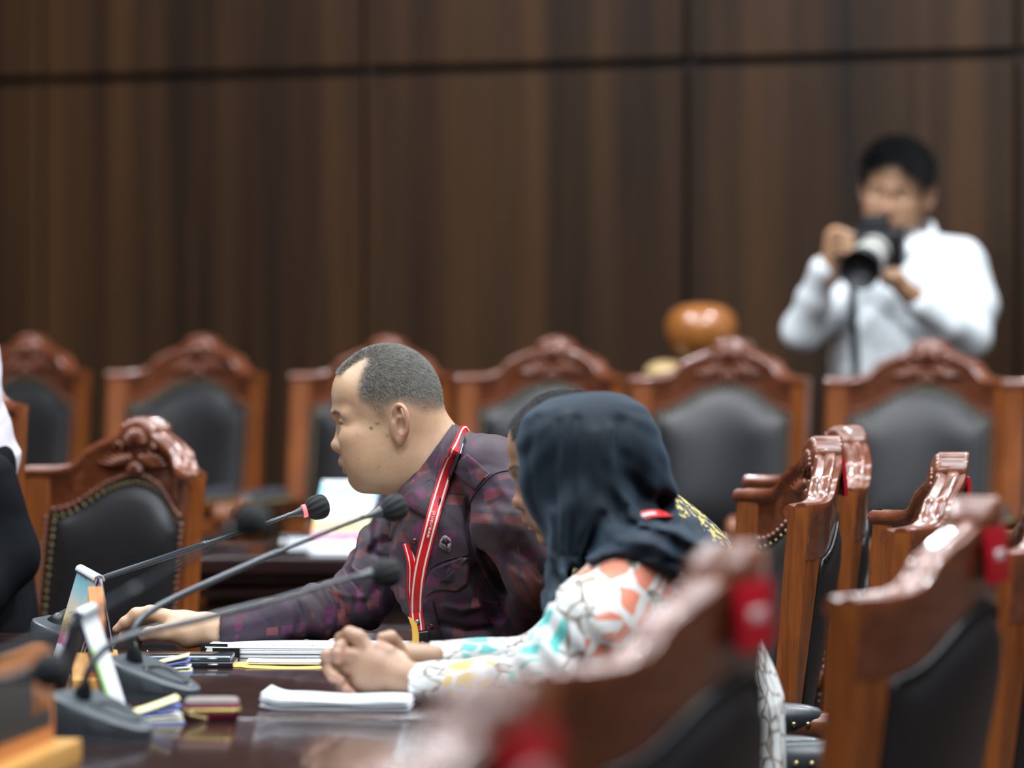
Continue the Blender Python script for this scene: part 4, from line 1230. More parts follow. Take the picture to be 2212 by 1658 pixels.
# crease between sleeve and chest
ss.chain([fm(1016, 1055, -.30), fm(1018, 1130, -.30), fm(1040, 1220, -.30), fm(1080, 1290, -.28)], [0.1255, 0.111, 0.112, 0.09], 0.012, op='s') if False else None
bv, bq = smooth_mesh(ss, 0.007, lambda p: 0.022 + 0 * p[..., 0])
man = quick_body('person', 'grey-haired man in a plum batik shirt, in profile, reaching across the table', [(hv @ np.array(HM)[:3, :3].T + np.array(HM)[:3, 3], hq), (ha, hb), (bv, bq)], [hA, hsk, zeros(bv)], M['skin_man'])
add_eyes(man, HM)
strands(hv, hq, hA, HM, 42000, 0.0078, 0.00013, M['hair_grey'], man)
# thumb nail
bm = B(); ball(bm, fh(308, 1368, -.041), (0.0058, 0.0018, 0.0042), 12, 8, rot=(0.3, 0.5, 0)); from_bm('thumb_nail', bm, plain('nail', (0.62, 0.47, 0.40), 0.3), man)

fo = folds(11, 0.0032, 15, (0.5, 0.2, 0.85), 60); fo2 = folds(5, 0.0042, 34, (0.9, 0, -0.35), 70)
selb = [fm(*p) for p in ((850, 1170, .1), (790, 1255, .08), (740, 1240, .1), (690, 1275, .08), (640, 1290, .07))]
mcr = creases(fm, [
    ([(868, 1120), (852, 1165), (812, 1178), (800, 1192)], 0.006, 0.006), ([(800, 1196), (835, 1212), (862, 1222)], 0.005, 0.006),
    ([(858, 1240), (820, 1262), (790, 1300)], 0.006, 0.005), ([(742, 1236), (770, 1268), (772, 1300)], 0.005, 0.004), ([(715, 1250), (735, 1290), (738, 1318)], 0.005, 0.004),
    ([(690, 1262), (716, 1300), (712, 1330)], 0.004, 0.0035), ([(760, 1225), (800, 1252), (845, 1262)], 0.005, -0.005), ([(700, 1262), (742, 1282), (800, 1290)], 0.004, -0.0035),
    ([(560, 1308), (590, 1335), (600, 1360)], 0.004, 0.002), ([(640, 1285), (655, 1320), (650, 1350)], 0.005, 0.003),
    ([(868, 1300), (850, 1330), (800, 1352), (740, 1366)], 0.006, 0.004),
    ([(1016, 1060), (1012, 1120), (1024, 1182), (1046, 1232), (1082, 1285)], 0.0035, 0.004),
    ([(1062, 1080), (1090, 1130), (1100, 1190)], 0.010, 0.004), ([(1080, 1030), (1110, 1070), (1125, 1120)], 0.008, -0.004),
    ([(1022, 1000), (1050, 990), (1085, 1000)], 0.006, 0.002), ([(1045, 1180), (1060, 1215), (1095, 1255)], 0.008, 0.006),
    ([(1030, 1215), (1050, 1260), (1075, 1310)], 0.009, 0.010), ([(960, 1330), (1010, 1345), (1060, 1340)], 0.007, 0.005),
    ([(900, 1120), (905, 1170), (898, 1230)], 0.006, 0.003), ([(965, 1290), (1000, 1300), (1040, 1290)], 0.006, -0.004),
    ([(1110, 1160), (1140, 1180), (1165, 1215)], 0.008, 0.007), ([(1095, 1200), (1130, 1222), (1150, 1262)], 0.006, -0.005)])
def man_disp(p):
    return mcr(p) + man_disp0(p)
def man_disp0(p):
    wsl = sstep(p[..., 0], fm(880, 0)[0] * 1.0, fm(800, 0)[0]) if False else 1 - sstep(p[..., 0], fm(820, 1200)[0], fm(880, 1200)[0])
    d = fo(p) * (1 - wsl) * 1.3 + fo2(p) * wsl * 0.9
    # sleeve creases bunching at the elbow
    a = p[..., 0] * 0.85 + p[..., 2] * 0.6
    d = d + wsl * 0.0040 * np.sin(a * 150 + 3 * np.sin(p[..., 1] * 30)) * np.exp(-((p[..., 0] - fm(750, 1250)[0]) / 0.10) ** 2)
    # waist shadow folds
    g = np.exp(-((p[..., 0] - fm(1085, 1260)[0] - (p[..., 2] - fm(1085, 1260)[2]) * -0.25) / 0.020) ** 2) * (p[..., 1] < fm.d0 - 0.02)
    return d + 0.012 * g * np.exp(-((p[..., 2] - fm(0, 1270)[2]) / 0.09) ** 2)
ss.disp = man_disp
sv, sq = smooth_mesh(ss, 0.0032, man_disp, 1)
# open the neck and the cuff
def cut(v, q, keep):
    kq = q[keep[q].all(1)]; used = np.unique(kq); mp = -np.ones(len(v), int); mp[used] = np.arange(len(used)); return v[used], mp[kq], used
arm_far = [fm(900, 1075, .14), fm(785, 1288, .04), fm(487, 1363, -.08)]
arm_near = [fm(1058, 1000, -.17), fm(1150, 1245, -.22), fm(1085, 1372, -.04)]
keep = ~((sv[:, 0] < fm(486, 0)[0]) & (sv[:, 2] < 0.95))
sv, sq, _ = cut(sv, sq, keep)
def man_cloth(v):
    o = np.zeros((len(v), 3))
    c0 = fm(1020, 1200, 0.03); ang = np.arctan2(v[:, 0] - c0[0], -(v[:, 1] - c0[1]))
    o[:, 0] = ang * 0.15; o[:, 1] = v[:, 2]
    for li, ar in enumerate((arm_far, arm_near)):
        S_, d = seg_param(v, ar); a = arm_cloth(v, [(ar, 0.045)], None)
        if li == 0: m = (v[:, 0] < fm(862, 0)[0]) & (d < 0.09)
        else: m = (d < 0.068) & (v[:, 0] > fm(1019, 0)[0] + (0.965 - v[:, 2]) * 0.10) & (v[:, 2] < fm(0, 1010)[2]) & (v[:, 1] < fm.d0 - 0.10)
        a[:, 0] += 5 * (li + 1); o = np.where(m[:, None], a, o)
    return o
me = np_mesh('shirt', [(sv, sq)], {'cloth': [man_cloth(sv)]})
shirt = link_mesh('shirt', me, M['batik_plum'], man)
solm = shirt.modifiers.new('thick', 'SOLIDIFY'); solm.thickness = 0.0018; solm.offset = -1
# seam lines (armhole and sleeve) drawn as thin corded seams
def seam(solid, fr, pts, r, mat, name, parent, w=0.0, off=0.0012, n=6):
    q = catmull([list(p) + [0] for p in pts], n)
    l = lifted(solid, [fr(a[0], a[1], w) for a in q], off=off)
    bm = B(); tube(bm, l, r, 6); return from_bm(name, bm, mat, parent)
M['seam'] = plain('dark_plum_thread', (0.020, 0.010, 0.020), 0.7)
seam(ss, fm, [(1105, 1000), (1070, 1008), (1040, 1035), (1018, 1070), (1012, 1120), (1024, 1180), (1045, 1230), (1080, 1290)], 0.0014, M['seam'], 'armhole_seam', shirt)
seam(ss, fm, [(905, 1190), (880, 1140), (868, 1105)], 0.0009, M['seam'], 'placket_seam', shirt)
seam(ss, fm, [(1018, 1180), (960, 1195), (935, 1210)], 0.0009, M['seam'], 'yoke_seam', shirt)
seam(ss, fm, [(1027, 1222), (1045, 1290), (1066, 1345), (1060, 1372)], 0.0009, M['seam'], 'pocket_seam', shirt)
seam(ss, fm, [(938, 1280), (950, 1330), (960, 1385)], 0.0010, M['seam'], 'front_seam', shirt)
# collar: stand-up band following the neck opening, with a pointed front leaf
bm = B(); rows = []
# neck opening ring lies in a plane through nape (979,912) and throat (864,1070)
na = fm(983, 914, 0.0); th_ = fm(866, 1068, 0.0)
cc = (na + th_) / 2; ax1 = (na - th_) / 2; ax1n = ax1 / np.linalg.norm(ax1)
dn = np.array((ax1n[2], 0, -ax1n[0])); dn = dn if dn[0] > 0 else -dn      # away from the head (down-right)
for j, (dd, sc_, w2) in enumerate(((0.010, 0.96, 0.070), (0.0, 0.985, 0.072), (0.001, 1.0, 0.0745), (0.014, 1.02, 0.082), (0.030, 1.03, 0.092), (0.040, 1.02, 0.100))):
    r = []
    for k in range(48):
        a = 2 * PI * k / 48; f = math.cos(a)
        # leaf widens towards the throat
        ext = dd * (1.0 + 0.55 * sstep(-f, -0.2, 0.9)) if j > 2 else dd
        r.append(cc + ax1 * f * sc_ + np.array((0, 1, 0)) * math.sin(a) * w2 + dn * ext)
    rows.append(r)
grid_surface(bm, rows, True)
collar = from_bm('collar', bm, M['batik_plum'], shirt); set_cloth(collar, lambda v: np.stack([v[:, 0] * 0.8 + v[:, 1], v[:, 2] * 0.8 + 7, v[:, 1] * 0], 1))
sm = collar.modifiers.new('thick', 'SOLIDIFY'); sm.thickness = 0.0025
# the visible pointed collar leaf
leaf = [(978, 914), (1006, 936), (992, 985), (974, 1030), (956, 1070), (938, 1108), (920, 1102), (893, 1088), (864, 1070), (886, 1040), (915, 1000), (945, 960)]
rowsL = []
lf_s = S(); lf_s.L = list(ss.L); lf_s.disp = man_disp
lf_s.cap(fm(908, 985, 0), fm(965, 1035, 0), 0.078, 0.090, 0.02)
o_, _r = patch(lf_s, fm, leaf, 0.0075, M['batik_plum'], 'collar_leaf', shirt, thick=0.0065)
set_cloth(o_, lambda v: np.stack([v[:, 0] * 0.75 + v[:, 2] * 0.6 + 11, v[:, 2] * 0.8 - v[:, 0] * .6, v[:, 1] * 0], 1))
M['stitch'] = plain('red_stitching', (0.25, 0.04, 0.06), 0.7)
bm = B()
for pts in ([(868, 1068), (895, 1085), (935, 1103)], [(937, 1100), (945, 1078), (956, 1052)]):
    q = catmull([list(p) + [0] for p in pts], 14); l = lifted(lf_s, [fm(a[0], a[1] - 3, 0) for a in q], off=0.0082)
    for a, b in list(zip(l, l[1:]))[::1]: tube(bm, [a, a + (b - a) * 0.6], 0.0004, 5)
from_bm('collar_stitching', bm, M['stitch'], o_)
# epaulette
ep, _r = patch(ss, fm, [(1000, 978), (1012, 968), (1035, 985), (1062, 1007), (1045, 1022), (1030, 1044), (1008, 1028), (980, 1004)], 0.0046, M['batik_plum'], 'epaulette', shirt, thick=0.003)
set_cloth(ep, lambda v: np.stack([v[:, 0] + 2.2, v[:, 2] + v[:, 0] * .5, v[:, 1] * 0], 1))
# pocket flap
ss_plain = S(); ss_plain.L = list(ss.L)
pf, _r = patch(ss_plain, fm, [(1018, 1187), (1000, 1186), (965, 1200), (940, 1210), (925, 1235), (918, 1262), (925, 1270), (940, 1258), (965, 1256), (992, 1258), (1014, 1242)], 0.0075, M['batik_plum'], 'pocket_flap', shirt, thick=0.009)
set_cloth(pf, lambda v: np.stack([v[:, 0] + 4.37, v[:, 2] + 1.1, v[:, 1] * 0], 1))
# buttons
bm = B()
for px_, py_ in ((902, 1155), (936, 1337)):
    p = lifted(ss, [fm(px_, py_, 0)], off=0.0015)[0]; ball(bm, p, (0.0050, 0.0022, 0.0050), 14, 8)
from_bm('shirt_button', bm, M['button'], shirt)
# emblem: a hexagonal badge with an inner flame shape
em_y = min(p[1] for p in lifted(ss, [fm(x, y, 0) for x, y in ((955, 1145), (978, 1148), (966, 1160), (958, 1172), (974, 1178))], off=0.001))
def on_shirt(pts): return [np.array((p[0], em_y + (p[2] - fm(0, 1160)[2]) * -0.12, p[2])) for p in (fm(x, y, 0) for x, y in pts)]
bm = B()
for pl in ([(953, 1163), (955, 1151), (961, 1142), (962, 1150), (957, 1155), (966, 1160), (973, 1175), (967, 1173), (958, 1168)],
           [(960, 1142), (967, 1140), (978, 1147), (980, 1160), (979, 1172), (971, 1180), (976, 1168), (977, 1155), (972, 1150), (968, 1156), (964, 1150)],
           [(972, 1158), (977, 1156), (978, 1166), (973, 1172), (970, 1166)]):
    bm.faces.new([bm.verts.new(p) for p in on_shirt(pl)])
emb = from_bm('chest_emblem', bm, M['emblem'], shirt); emb.modifiers.new('t', 'SOLIDIFY').thickness = 0.0006
# trousers
ts = S(); ts.cap(fm(1130, 1470, .02), fm(1180, 1540, .02), 0.16, 0.16, 0.05)
hipL = fm(1150, 1560, -.08); hipR = fm(1150, 1560, .12)
for h in (hipL, hipR):
    kn = h + np.array((-0.42, 0, 0.03)); ts.cap(h, kn, 0.085, 0.062, 0.03); ft = kn.copy(); ft[2] = 0.10; ft[0] += 0.02; ts.cap(kn, ft, 0.062, 0.045, 0.02)
tv, tq = smooth_mesh(ts, 0.009); link_mesh('trousers', np_mesh('trousers', [(tv, tq)]), M['trousers'], man)
for h in (hipL, hipR):
    bm = B(); ball(bm, (h[0] - 0.46, h[1], 0.045), (0.13, 0.045, 0.045), 14, 8); from_bm('shoe', bm, M['shoe'], man)

# lanyard
lan = thing('lanyard', 'red lanyard with white edge stripes hanging from the neck of the man in plum', 'lanyard', (0, 0, 0))
lfs = S(); lfs.L = list(lf_s.L); lfs.disp = man_disp
def lan_path(pts, off): return lifted(lfs, [fm(x, y, 0) for x, y in pts], off=off)
def band(path, name, width, nf):
    bm = B(); ribbon(bm, path, width, nf, 0.0007, 8); strap = from_bm(name, bm, M['lanyard'], lan, False)
    for s_ in (-1, 1):
        q = catmull(path, 8); bm = B(); rows = []
        off = []
        for i, p in enumerate(q):
            p = Vector(p); t = (Vector(q[min(i + 1, len(q) - 1)]) - Vector(q[max(i - 1, 0)])).normalized()
            nn = Vector(nf(i / (len(q) - 1))).normalized(); sd = t.cross(nn).normalized(); nn = sd.cross(t)
            c = p + sd * s_ * width * 0.30
            rows.append([c - sd * width * 0.065 + nn * 0.0011, c + sd * width * 0.065 + nn * 0.0011])
        grid_surface(bm, rows); from_bm('edge_stripe', bm, M['ribbon_white'], strap, False)
    return strap
back = [fm(1016, 950, .040), fm(1010, 934, .0), fm(1003, 933, -.045)]
front = lan_path([(992, 958), (980, 980), (967, 1012), (952, 1060), (938, 1110), (925, 1160), (913, 1210), (906, 1260), (904, 1310)], 0.0105)
LW = 0.0215
band([Vector(p) for p in back] + [Vector(p) for p in front], 'strap', LW, lambda t: (0.40 * (1 - t) + 0.05, -1, 0.35 * (1 - t) ** 3))
front2 = lan_path([(868, 1100), (885, 1160), (896, 1205), (896, 1260), (903, 1312)], 0.0060)
band([Vector(p) for p in front2[1:]], 'strap', LW * 0.8, lambda t: (0.75 - 0.4 * t, -1, 0))
pj = Vector(front[-1])
bm = B(); ribbon(bm, [pj + Vector((-0.0008, -0.002, 0.004)), pj + Vector((0.002, -0.003, -0.012)), pj + Vector((0.0035, -0.004, -0.026))], LW, lambda t: (0.1, -1, 0), 0.001); js = from_bm('stitched_end', bm, M['lanyard'], lan, False)
bm = B(); ball(bm, pj + Vector((0.002, -0.006, -0.012)), (0.0045, 0.0016, 0.0045), 16, 8); from_bm('snap_rivet', bm, M['silver'], js)
for s_ in (-1, 1):
    bm = B(); ribbon(bm, [pj + Vector((s_ * 0.0058, -0.0045, 0.003)), pj + Vector((s_ * 0.0058 + .003, -0.0065, -0.025))], 0.0024, lambda t: (0.1, -1, 0), 0.0004); from_bm('edge_stripe', bm, M['ribbon_white'], js, False)
bm = B(); box(bm, pj + Vector((0.008, -0.004, -0.040)), (0.030, 0.008, 0.026), rot=(0, -0.12, 0), bev=0.003); ball(bm, pj + Vector((0.010, -0.006, -0.058)), (0.014, 0.006, 0.017), 16, 10)
from_bm('buckle', bm, M['buckle'], lan)
bm = B(); box(bm, pj + Vector((0.012, -0.004, -0.086)), (0.018, 0.0016, 0.018)); lb = from_bm('lower_strap', bm, M['lanyard'], lan)
# printed address on the strap
ta = np.array(lifted(lfs, [fm(936, 1117, 0)], off=0.0132)[0]); 
dv_ = Vector(fm(941, 1100, 0) - fm(931, 1140, 0)).normalized()
mx = Matrix.Translation(Vector(ta) + Vector((0.0, -0.0048, 0))) @ Matrix.Rotation(-math.atan2(1, 1) * 0, 4, 'Y') @ Matrix(((dv_.x, -dv_.z * -1 * -1, 0, 0), (0, 0, -1, 0), (dv_.z, dv_.x, 0, 0), (0, 0, 0, 1)))
text_obj('address_text', 'www.mkri.id', 0.0085, M['ribbon_white'], lan, mx, 0.0002)
# ================================================================ the woman in the dark headscarf and white batik
fw = Frame(1500)
wh = S()     # clasped hands
def q_(x, y, w=0.0): return fw(x, y, w - 0.04)
wh.cap(q_(940, 1478, -.03), q_(870, 1462, -.02), 0.026, 0.0245, 0.01)                 # near wrist
wh.ell(q_(822, 1448, -.012), (0.042, 0.022, 0.030), 0.014, rot=(0, 0.42, 0))           # back of the near hand
wh.ell(q_(800, 1470, -.006), (0.030, 0.022, 0.024), 0.014, rot=(0, 0.3, 0))
wh.cap(q_(860, 1430, -.005), q_(790, 1405, -.002), 0.016, 0.014, 0.012)
wh.cap(q_(935, 1418, .055), q_(880, 1416, .045), 0.019, 0.019, 0.01)                  # far wrist
wh.ell(q_(822, 1430, .034), (0.042, 0.020, 0.028), 0.012, rot=(0, 0.25, 0))
fingers(wh, [
    # near hand's fingers, running left and curling away
    ([q_(790, 1398, -.006), q_(772, 1377, -.004), q_(756, 1370, .002)], [0.0125, 0.0120, 0.0116]),
    ([q_(756, 1370, .002), q_(738, 1380, .018), q_(732, 1398, .034)], [0.0112, 0.0100, 0.0085]),
    ([q_(775, 1418, -.010), q_(738, 1412, -.012), q_(708, 1417, -.006)], [0.0125, 0.0115, 0.0105]),
    ([q_(708, 1417, -.006), q_(706, 1432, .016), q_(722, 1444, .032)], [0.0102, 0.0094, 0.0080]),
    ([q_(768, 1445, -.010), q_(738, 1440, -.002), q_(722, 1448, .016)], [0.0115, 0.0108, 0.0092]),
    ([q_(775, 1472, -.006), q_(752, 1470, .004), q_(740, 1474, .022)], [0.0105, 0.0095, 0.0080]),
], 0.004)
# far hand's fingers coming over the near hand, tips towards the camera
fingers(wh, [
    ([q_(770, 1398, .030), q_(744, 1392, .006), q_(733, 1398, -.014)], [0.0100, 0.0098, 0.0094]),
    ([q_(733, 1398, -.014), q_(728, 1412, -.022), q_(730, 1424, -.024)], [0.0092, 0.0082, 0.0066]),
    ([q_(745, 1430, .028), q_(718, 1432, .006), q_(712, 1446, -.012)], [0.0100, 0.0096, 0.0090]),
    ([q_(712, 1446, -.012), q_(720, 1460, -.021), q_(735, 1469, -.023)], [0.0090, 0.0084, 0.0070]),
    ([q_(760, 1455, .026), q_(738, 1464, .004), q_(738, 1478, -.012)], [0.0095, 0.0088, 0.0082]),
    ([q_(738, 1478, -.012), q_(748, 1490, -.020), q_(760, 1497, -.021)], [0.0082, 0.0078, 0.0064]),
], 0.003)
wh.chain([q_(865, 1420, .030), q_(852, 1392, .022), q_(843, 1378, .012), q_(826, 1378, .0)], [0.0140, 0.0118, 0.0105, 0.0090], 0.006)   # thumbs
wh.chain([q_(858, 1424, -.004), q_(838, 1408, -.010), q_(818, 1397, -.010)], [0.0130, 0.0100, 0.0078], 0.006)
wv, wq = smooth_mesh(wh, 0.0015)
wsk = zeros(wv)
for c_ in ((730, 1424, -.024), (735, 1469, -.023), (760, 1497, -.021), (817, 1396, -.010)): wsk[:, 1] = np.maximum(wsk[:, 1], 0.45 * gauss(wv, q_(*c_), 0.008))
# headscarf
hj = S()
hj.ell(fw(1270, 955, 0.02), (0.100, 0.088, 0.064), 0.02, rot=(0, 0.18, 0))
hj.ell(fw(1268, 1018, 0.02), (0.100, 0.086, 0.104), 0.03, rot=(0, -0.22, 0))
hj.cap(fw(1325, 945, 0.02), fw(1392, 1048, 0.02), 0.060, 0.040, 0.03)
hj.cap(fw(1398, 1048, 0.01), fw(1438, 1068, 0.01), 0.034, 0.013, 0.018)
hj.ell(fw(1275, 1085, 0.02), (0.060, 0.084, 0.085), 0.04)
hj.poly(fw, [(1186, 1100), (1184, 1180), (1177, 1310), (1198, 1318), (1262, 1200), (1310, 1110), (1250, 1050)], 0.00, 0.080, 0.016, 0.03)
hj.cap(fw(1300, 1100, 0.02), fw(1400, 1180, 0.03), 0.060, 0.080, 0.04)
# cape over the shoulders
hj.poly(fw, [(1330, 1165), (1380, 1135), (1445, 1120), (1500, 1152), (1562, 1218), (1560, 1245), (1500, 1240), (1430, 1205), (1370, 1180), (1300, 1185), (1250, 1205), (1215, 1262), (1190, 1310), (1180, 1290), (1230, 1190)], 0.02, 0.195, 0.014, 0.016)
hj.ell(fw(1410, 1180, 0.02), (0.105, 0.195, 0.036), 0.03, rot=(0, 0.42, 0))
hj.cap(fw(1345, 1078, 0.06), fw(1418, 1082, 0.07), 0.050, 0.026, 0.02)
# deep tuck where the lanyard crosses behind the neck
hj.chain([fw(1365, 1112, -.10), fw(1400, 1113, -.09), fw(1450, 1104, -.04), fw(1475, 1098, .06)], [0.010, 0.012, 0.013, 0.014], 0.022, op='s')
# face opening
fo_ = fw(1150, 1050, 0.16)
hj.ell(fw(1115, 1040, .12), (0.050, 0.075, 0.090), 0.010, rot=(0, -0.25, 0.5), op='s')
def hj_pre(p): return hj.ev(p)
WH = head_matrix(fw(1278, 1015, 0.03), 158, 12, 0, 0.90)
woh, woq, woA = head_parts('other', 0.0026)
ws = S()    # blouse
ws.poly(fw, [(1270, 1230), (1215, 1300), (1235, 1400), (1300, 1560), (1330, 1700), (1700, 1720), (1690, 1500), (1640, 1360), (1560, 1270), (1480, 1230), (1380, 1200)], 0.05, 0.145, 0.08, 0.03)
ws.cap(fw(1352, 1262, -.12), fw(1440, 1296, -.10), 0.056, 0.060, 0.02)
ws.chain([fw(1352, 1262, -.12), fw(1290, 1340, -.15), fw(1216, 1432, -.15)], [0.056, 0.064, 0.056], 0.02)
ws.chain([fw(1210, 1446, -.15), fw(1140, 1478, -.13), fw(1050, 1482, -.10)], [0.054, 0.0455, 0.040], 0.02)
ws.chain([fw(1050, 1480, -.10), fw(893, 1477, -.062)], [0.040, 0.0285], 0.01)
ws.chain([fw(1360, 1230, .17), fw(1240, 1380, .17), fw(1150, 1432, .14)], [0.055, 0.050, 0.042], 0.02)
ws.chain([fw(1150, 1430, .14), fw(932, 1420, .02)], [0.040, 0.024], 0.01)
wfo = folds(21, 0.0022, 14, (0.8, 0.1, -0.4), 55)
def w_disp(p):
    e = np.exp(-((p - fw(1190, 1450, -.2)) ** 2).sum(-1) / (2 * 0.06 ** 2))
    return wfo(p) + 0.0030 * e * np.sin(p[..., 0] * 130 + p[..., 2] * 110)
wsv, wsq = smooth_mesh(ws, 0.0035, w_disp, 1)
wbv, wbq = smooth_mesh(ws, 0.009, lambda p: 0.012 + 0 * p[..., 0])
keepm = ~((wsv[:, 0] < fw(884, 0)[0]) | ((wsv[:, 0] < fw(926, 0, .02)[0]) & (wsv[:, 1] > fw.d0 - 0.045)))
wsv, wsq, _u = cut(wsv, wsq, keepm)
w_near = [fw(1370, 1240, -.12), fw(1214, 1440, -.15), fw(1050, 1482, -.10), fw(890, 1477, -.062)]
w_far = [fw(1360, 1230, .17), fw(1200, 1410, .16), fw(932, 1420, .02)]
def w_cloth(v):
    c0 = fw(1450, 1350, 0.05); ang = np.arctan2(v[:, 0] - c0[0], -(v[:, 1] - c0[1]))
    o = np.stack([ang * 0.15, v[:, 2], ang * 0], 1)
    for li, ar in enumerate((w_near, w_far)):
        S_, d = seg_param(v, ar); a = arm_cloth(v, [(ar, 0.048)], None); a[:, 0] += 3 * (li + 1)
        m = (d < 0.082) & (v[:, 0] < fw(1440, 0)[0]) if li == 0 else (d < 0.075) & (v[:, 1] > fw.d0 + 0.0) & (v[:, 0] < fw(1250, 0)[0])
        o = np.where(m[:, None], a, o)
    return o
def zoneof(v):
    z = np.zeros((len(v), 3))
    def blob(cs, r):
        w = np.zeros(len(v))
        for c in cs: w = np.maximum(w, np.exp(-(((v - fw(c[0], c[1], c[2])) * [1, 0.45, 1]) ** 2).sum(1) / (r * r)))
        return w
    z[:, 0] = np.maximum(blob([(1300, 1205, -.16), (1322, 1265, -.2), (1340, 1330, -.2), (1325, 1380, -.2), (1455, 1235, -.12), (1490, 1275, -.12), (1420, 1210, -.12)], 0.048), 0)
    z[:, 1] = blob([(1175, 1350, -.2), (1160, 1420, -.2), (1140, 1470, -.19), (1150, 1520, -.17), (1180, 1480, -.2), (1080, 1405, .0), (1050, 1402, .05)], 0.042)
    z[:, 2] = blob([(1030, 1440, -.13), (1000, 1465, -.14), (980, 1500, -.13), (1010, 1505, -.13), (965, 1520, -.12)], 0.032)
    m = z.argmax(1); k = z[np.arange(len(v)), m]; z[:] = 0; z[np.arange(len(v)), m] = k
    return z
cut0 = xf(woh, WH); kk_ = (hj_pre(cut0) < -0.030) | (woh[:, 0] > 0.035); wo2, woq2, u2 = cut(cut0, woq, kk_)
woman = quick_body('person', 'woman in a dark navy headscarf and white batik blouse, hands clasped on the table', [(wo2, woq2), (wv, wq), (wbv, wbq)], [woA[u2] * [0, 1, 0], wsk, zeros(wbv)], M['skin_woman'])
add_eyes(woman, WH)
blouse = link_mesh('blouse', np_mesh('blouse', [(wsv, wsq)], {'cloth': [w_cloth(wsv)], 'zone': [zoneof(wsv)]}), M['batik_white'], woman)
sm = blouse.modifiers.new('thick', 'SOLIDIFY'); sm.thickness = 0.002; sm.offset = -1
hcr = creases(fw, [
    ([(1335, 915), (1330, 965), (1345, 1010), (1395, 1058), (1432, 1078)], 0.012, 0.009), ([(1318, 925), (1312, 985), (1326, 1040), (1352, 1072)], 0.010, -0.007),
    ([(1358, 1042), (1380, 1072), (1435, 1090)], 0.013, 0.010), ([(1348, 1050), (1345, 1085), (1360, 1108)], 0.010, -0.004),
    ([(1245, 905), (1236, 1010), (1232, 1120), (1228, 1250)], 0.007, 0.006), ([(1205, 910), (1195, 1000), (1200, 1100), (1205, 1200)], 0.006, 0.004),
    ([(1280, 930), (1272, 1020), (1262, 1120), (1240, 1200)], 0.009, -0.006), ([(1225, 890), (1216, 1000), (1214, 1110), (1212, 1240)], 0.005, -0.004),
    ([(1160, 900), (1142, 980), (1150, 1070), (1180, 1140)], 0.006, 0.003), ([(1300, 1110), (1270, 1160), (1225, 1240)], 0.010, 0.010),
    ([(1350, 1125), (1410, 1135), (1470, 1170), (1540, 1225)], 0.007, 0.005), ([(1330, 1150), (1400, 1158), (1460, 1190)], 0.006, -0.004),
    ([(1380, 1120), (1440, 1128), (1500, 1165)], 0.006, -0.005)])
def h_disp(p):
    return hcr(p) + h_disp0(p)
def h_disp0(p):
    x = p[..., 0]; z = p[..., 2]; c = fw(1275, 905)
    a = np.arctan2(x - c[0], c[2] - z + 0.03); r = np.hypot(x - c[0], z - c[2])
    up = sstep(r, 0.02, 0.14); low = z > fw(0, 1190)[2]
    d = 0.0026 * np.sin(x * 150 + 2.2 * np.sin(z * 14 + x * 20)) * up * low * sstep(-(z - fw(0, 930)[2]), -0.02, 0.10)
    d = d + 0.0016 * np.sin(a * 23 + 2 + z * 12) * up * low
    k = (~low) * 0.0032 * np.sin((x * 0.9 + z * 1.6) * 90 + 2 * np.sin(p[..., 1] * 18))
    b = np.exp(-((p - fw(1385, 1050, -.05)) ** 2).sum(-1) / (2 * 0.035 ** 2)) * 0.004 * np.sin((x + z) * 130)
    return d + k + b
jv, jq = smooth_mesh(hj, 0.0036, h_disp, 2)
scarf = link_mesh('headscarf', np_mesh('headscarf', [(jv, jq)]), M['hijab'], woman)
# her lanyard, glimpsed at the nape
l2 = thing('lanyard', 'red lanyard glimpsed under the dark navy headscarf at the nape', 'lanyard')
bm = B(); ribbon(bm, [fw(1325, 1144, -.052), fw(1368, 1121, -.058), (fw(1405, 1109, -.052)), fw(1440, 1110, -.015), fw(1450, 1114, .04)], 0.012, lambda t: (0.1, -1, 0.7), 0.0008)
st = from_bm('strap', bm, M['lanyard'], l2, False)
bm = B(); ribbon(bm, [fw(1325, 1144, -.0535), fw(1368, 1121, -.0595), (fw(1405, 1109, -.0535)), fw(1440, 1110, -.0165)], 0.003, lambda t: (0.1, -1, 0.7), 0.0008)
from_bm('edge_stripe', bm, M['ribbon_white'], st, False)
tk = S(); hp = fw(1490, 1690, .05)
tk.ell(hp, (0.13, 0.17, 0.12), 0.03)
for sg in (-1, 1):
    a0 = hp + np.array((0, sg * 0.09, -0.02)); a1 = a0 + np.array((-0.40, 0, 0.0)); tk.cap(a0, a1, 0.085, 0.065, 0.04); a2 = a1 + np.array((0.03, 0, -0.33)); tk.cap(a1, a2, 0.07, 0.06, 0.05)
tv, tq = smooth_mesh(tk, 0.009); link_mesh('skirt', np_mesh('skirt', [(tv, tq)]), M['black_cloth'], woman)

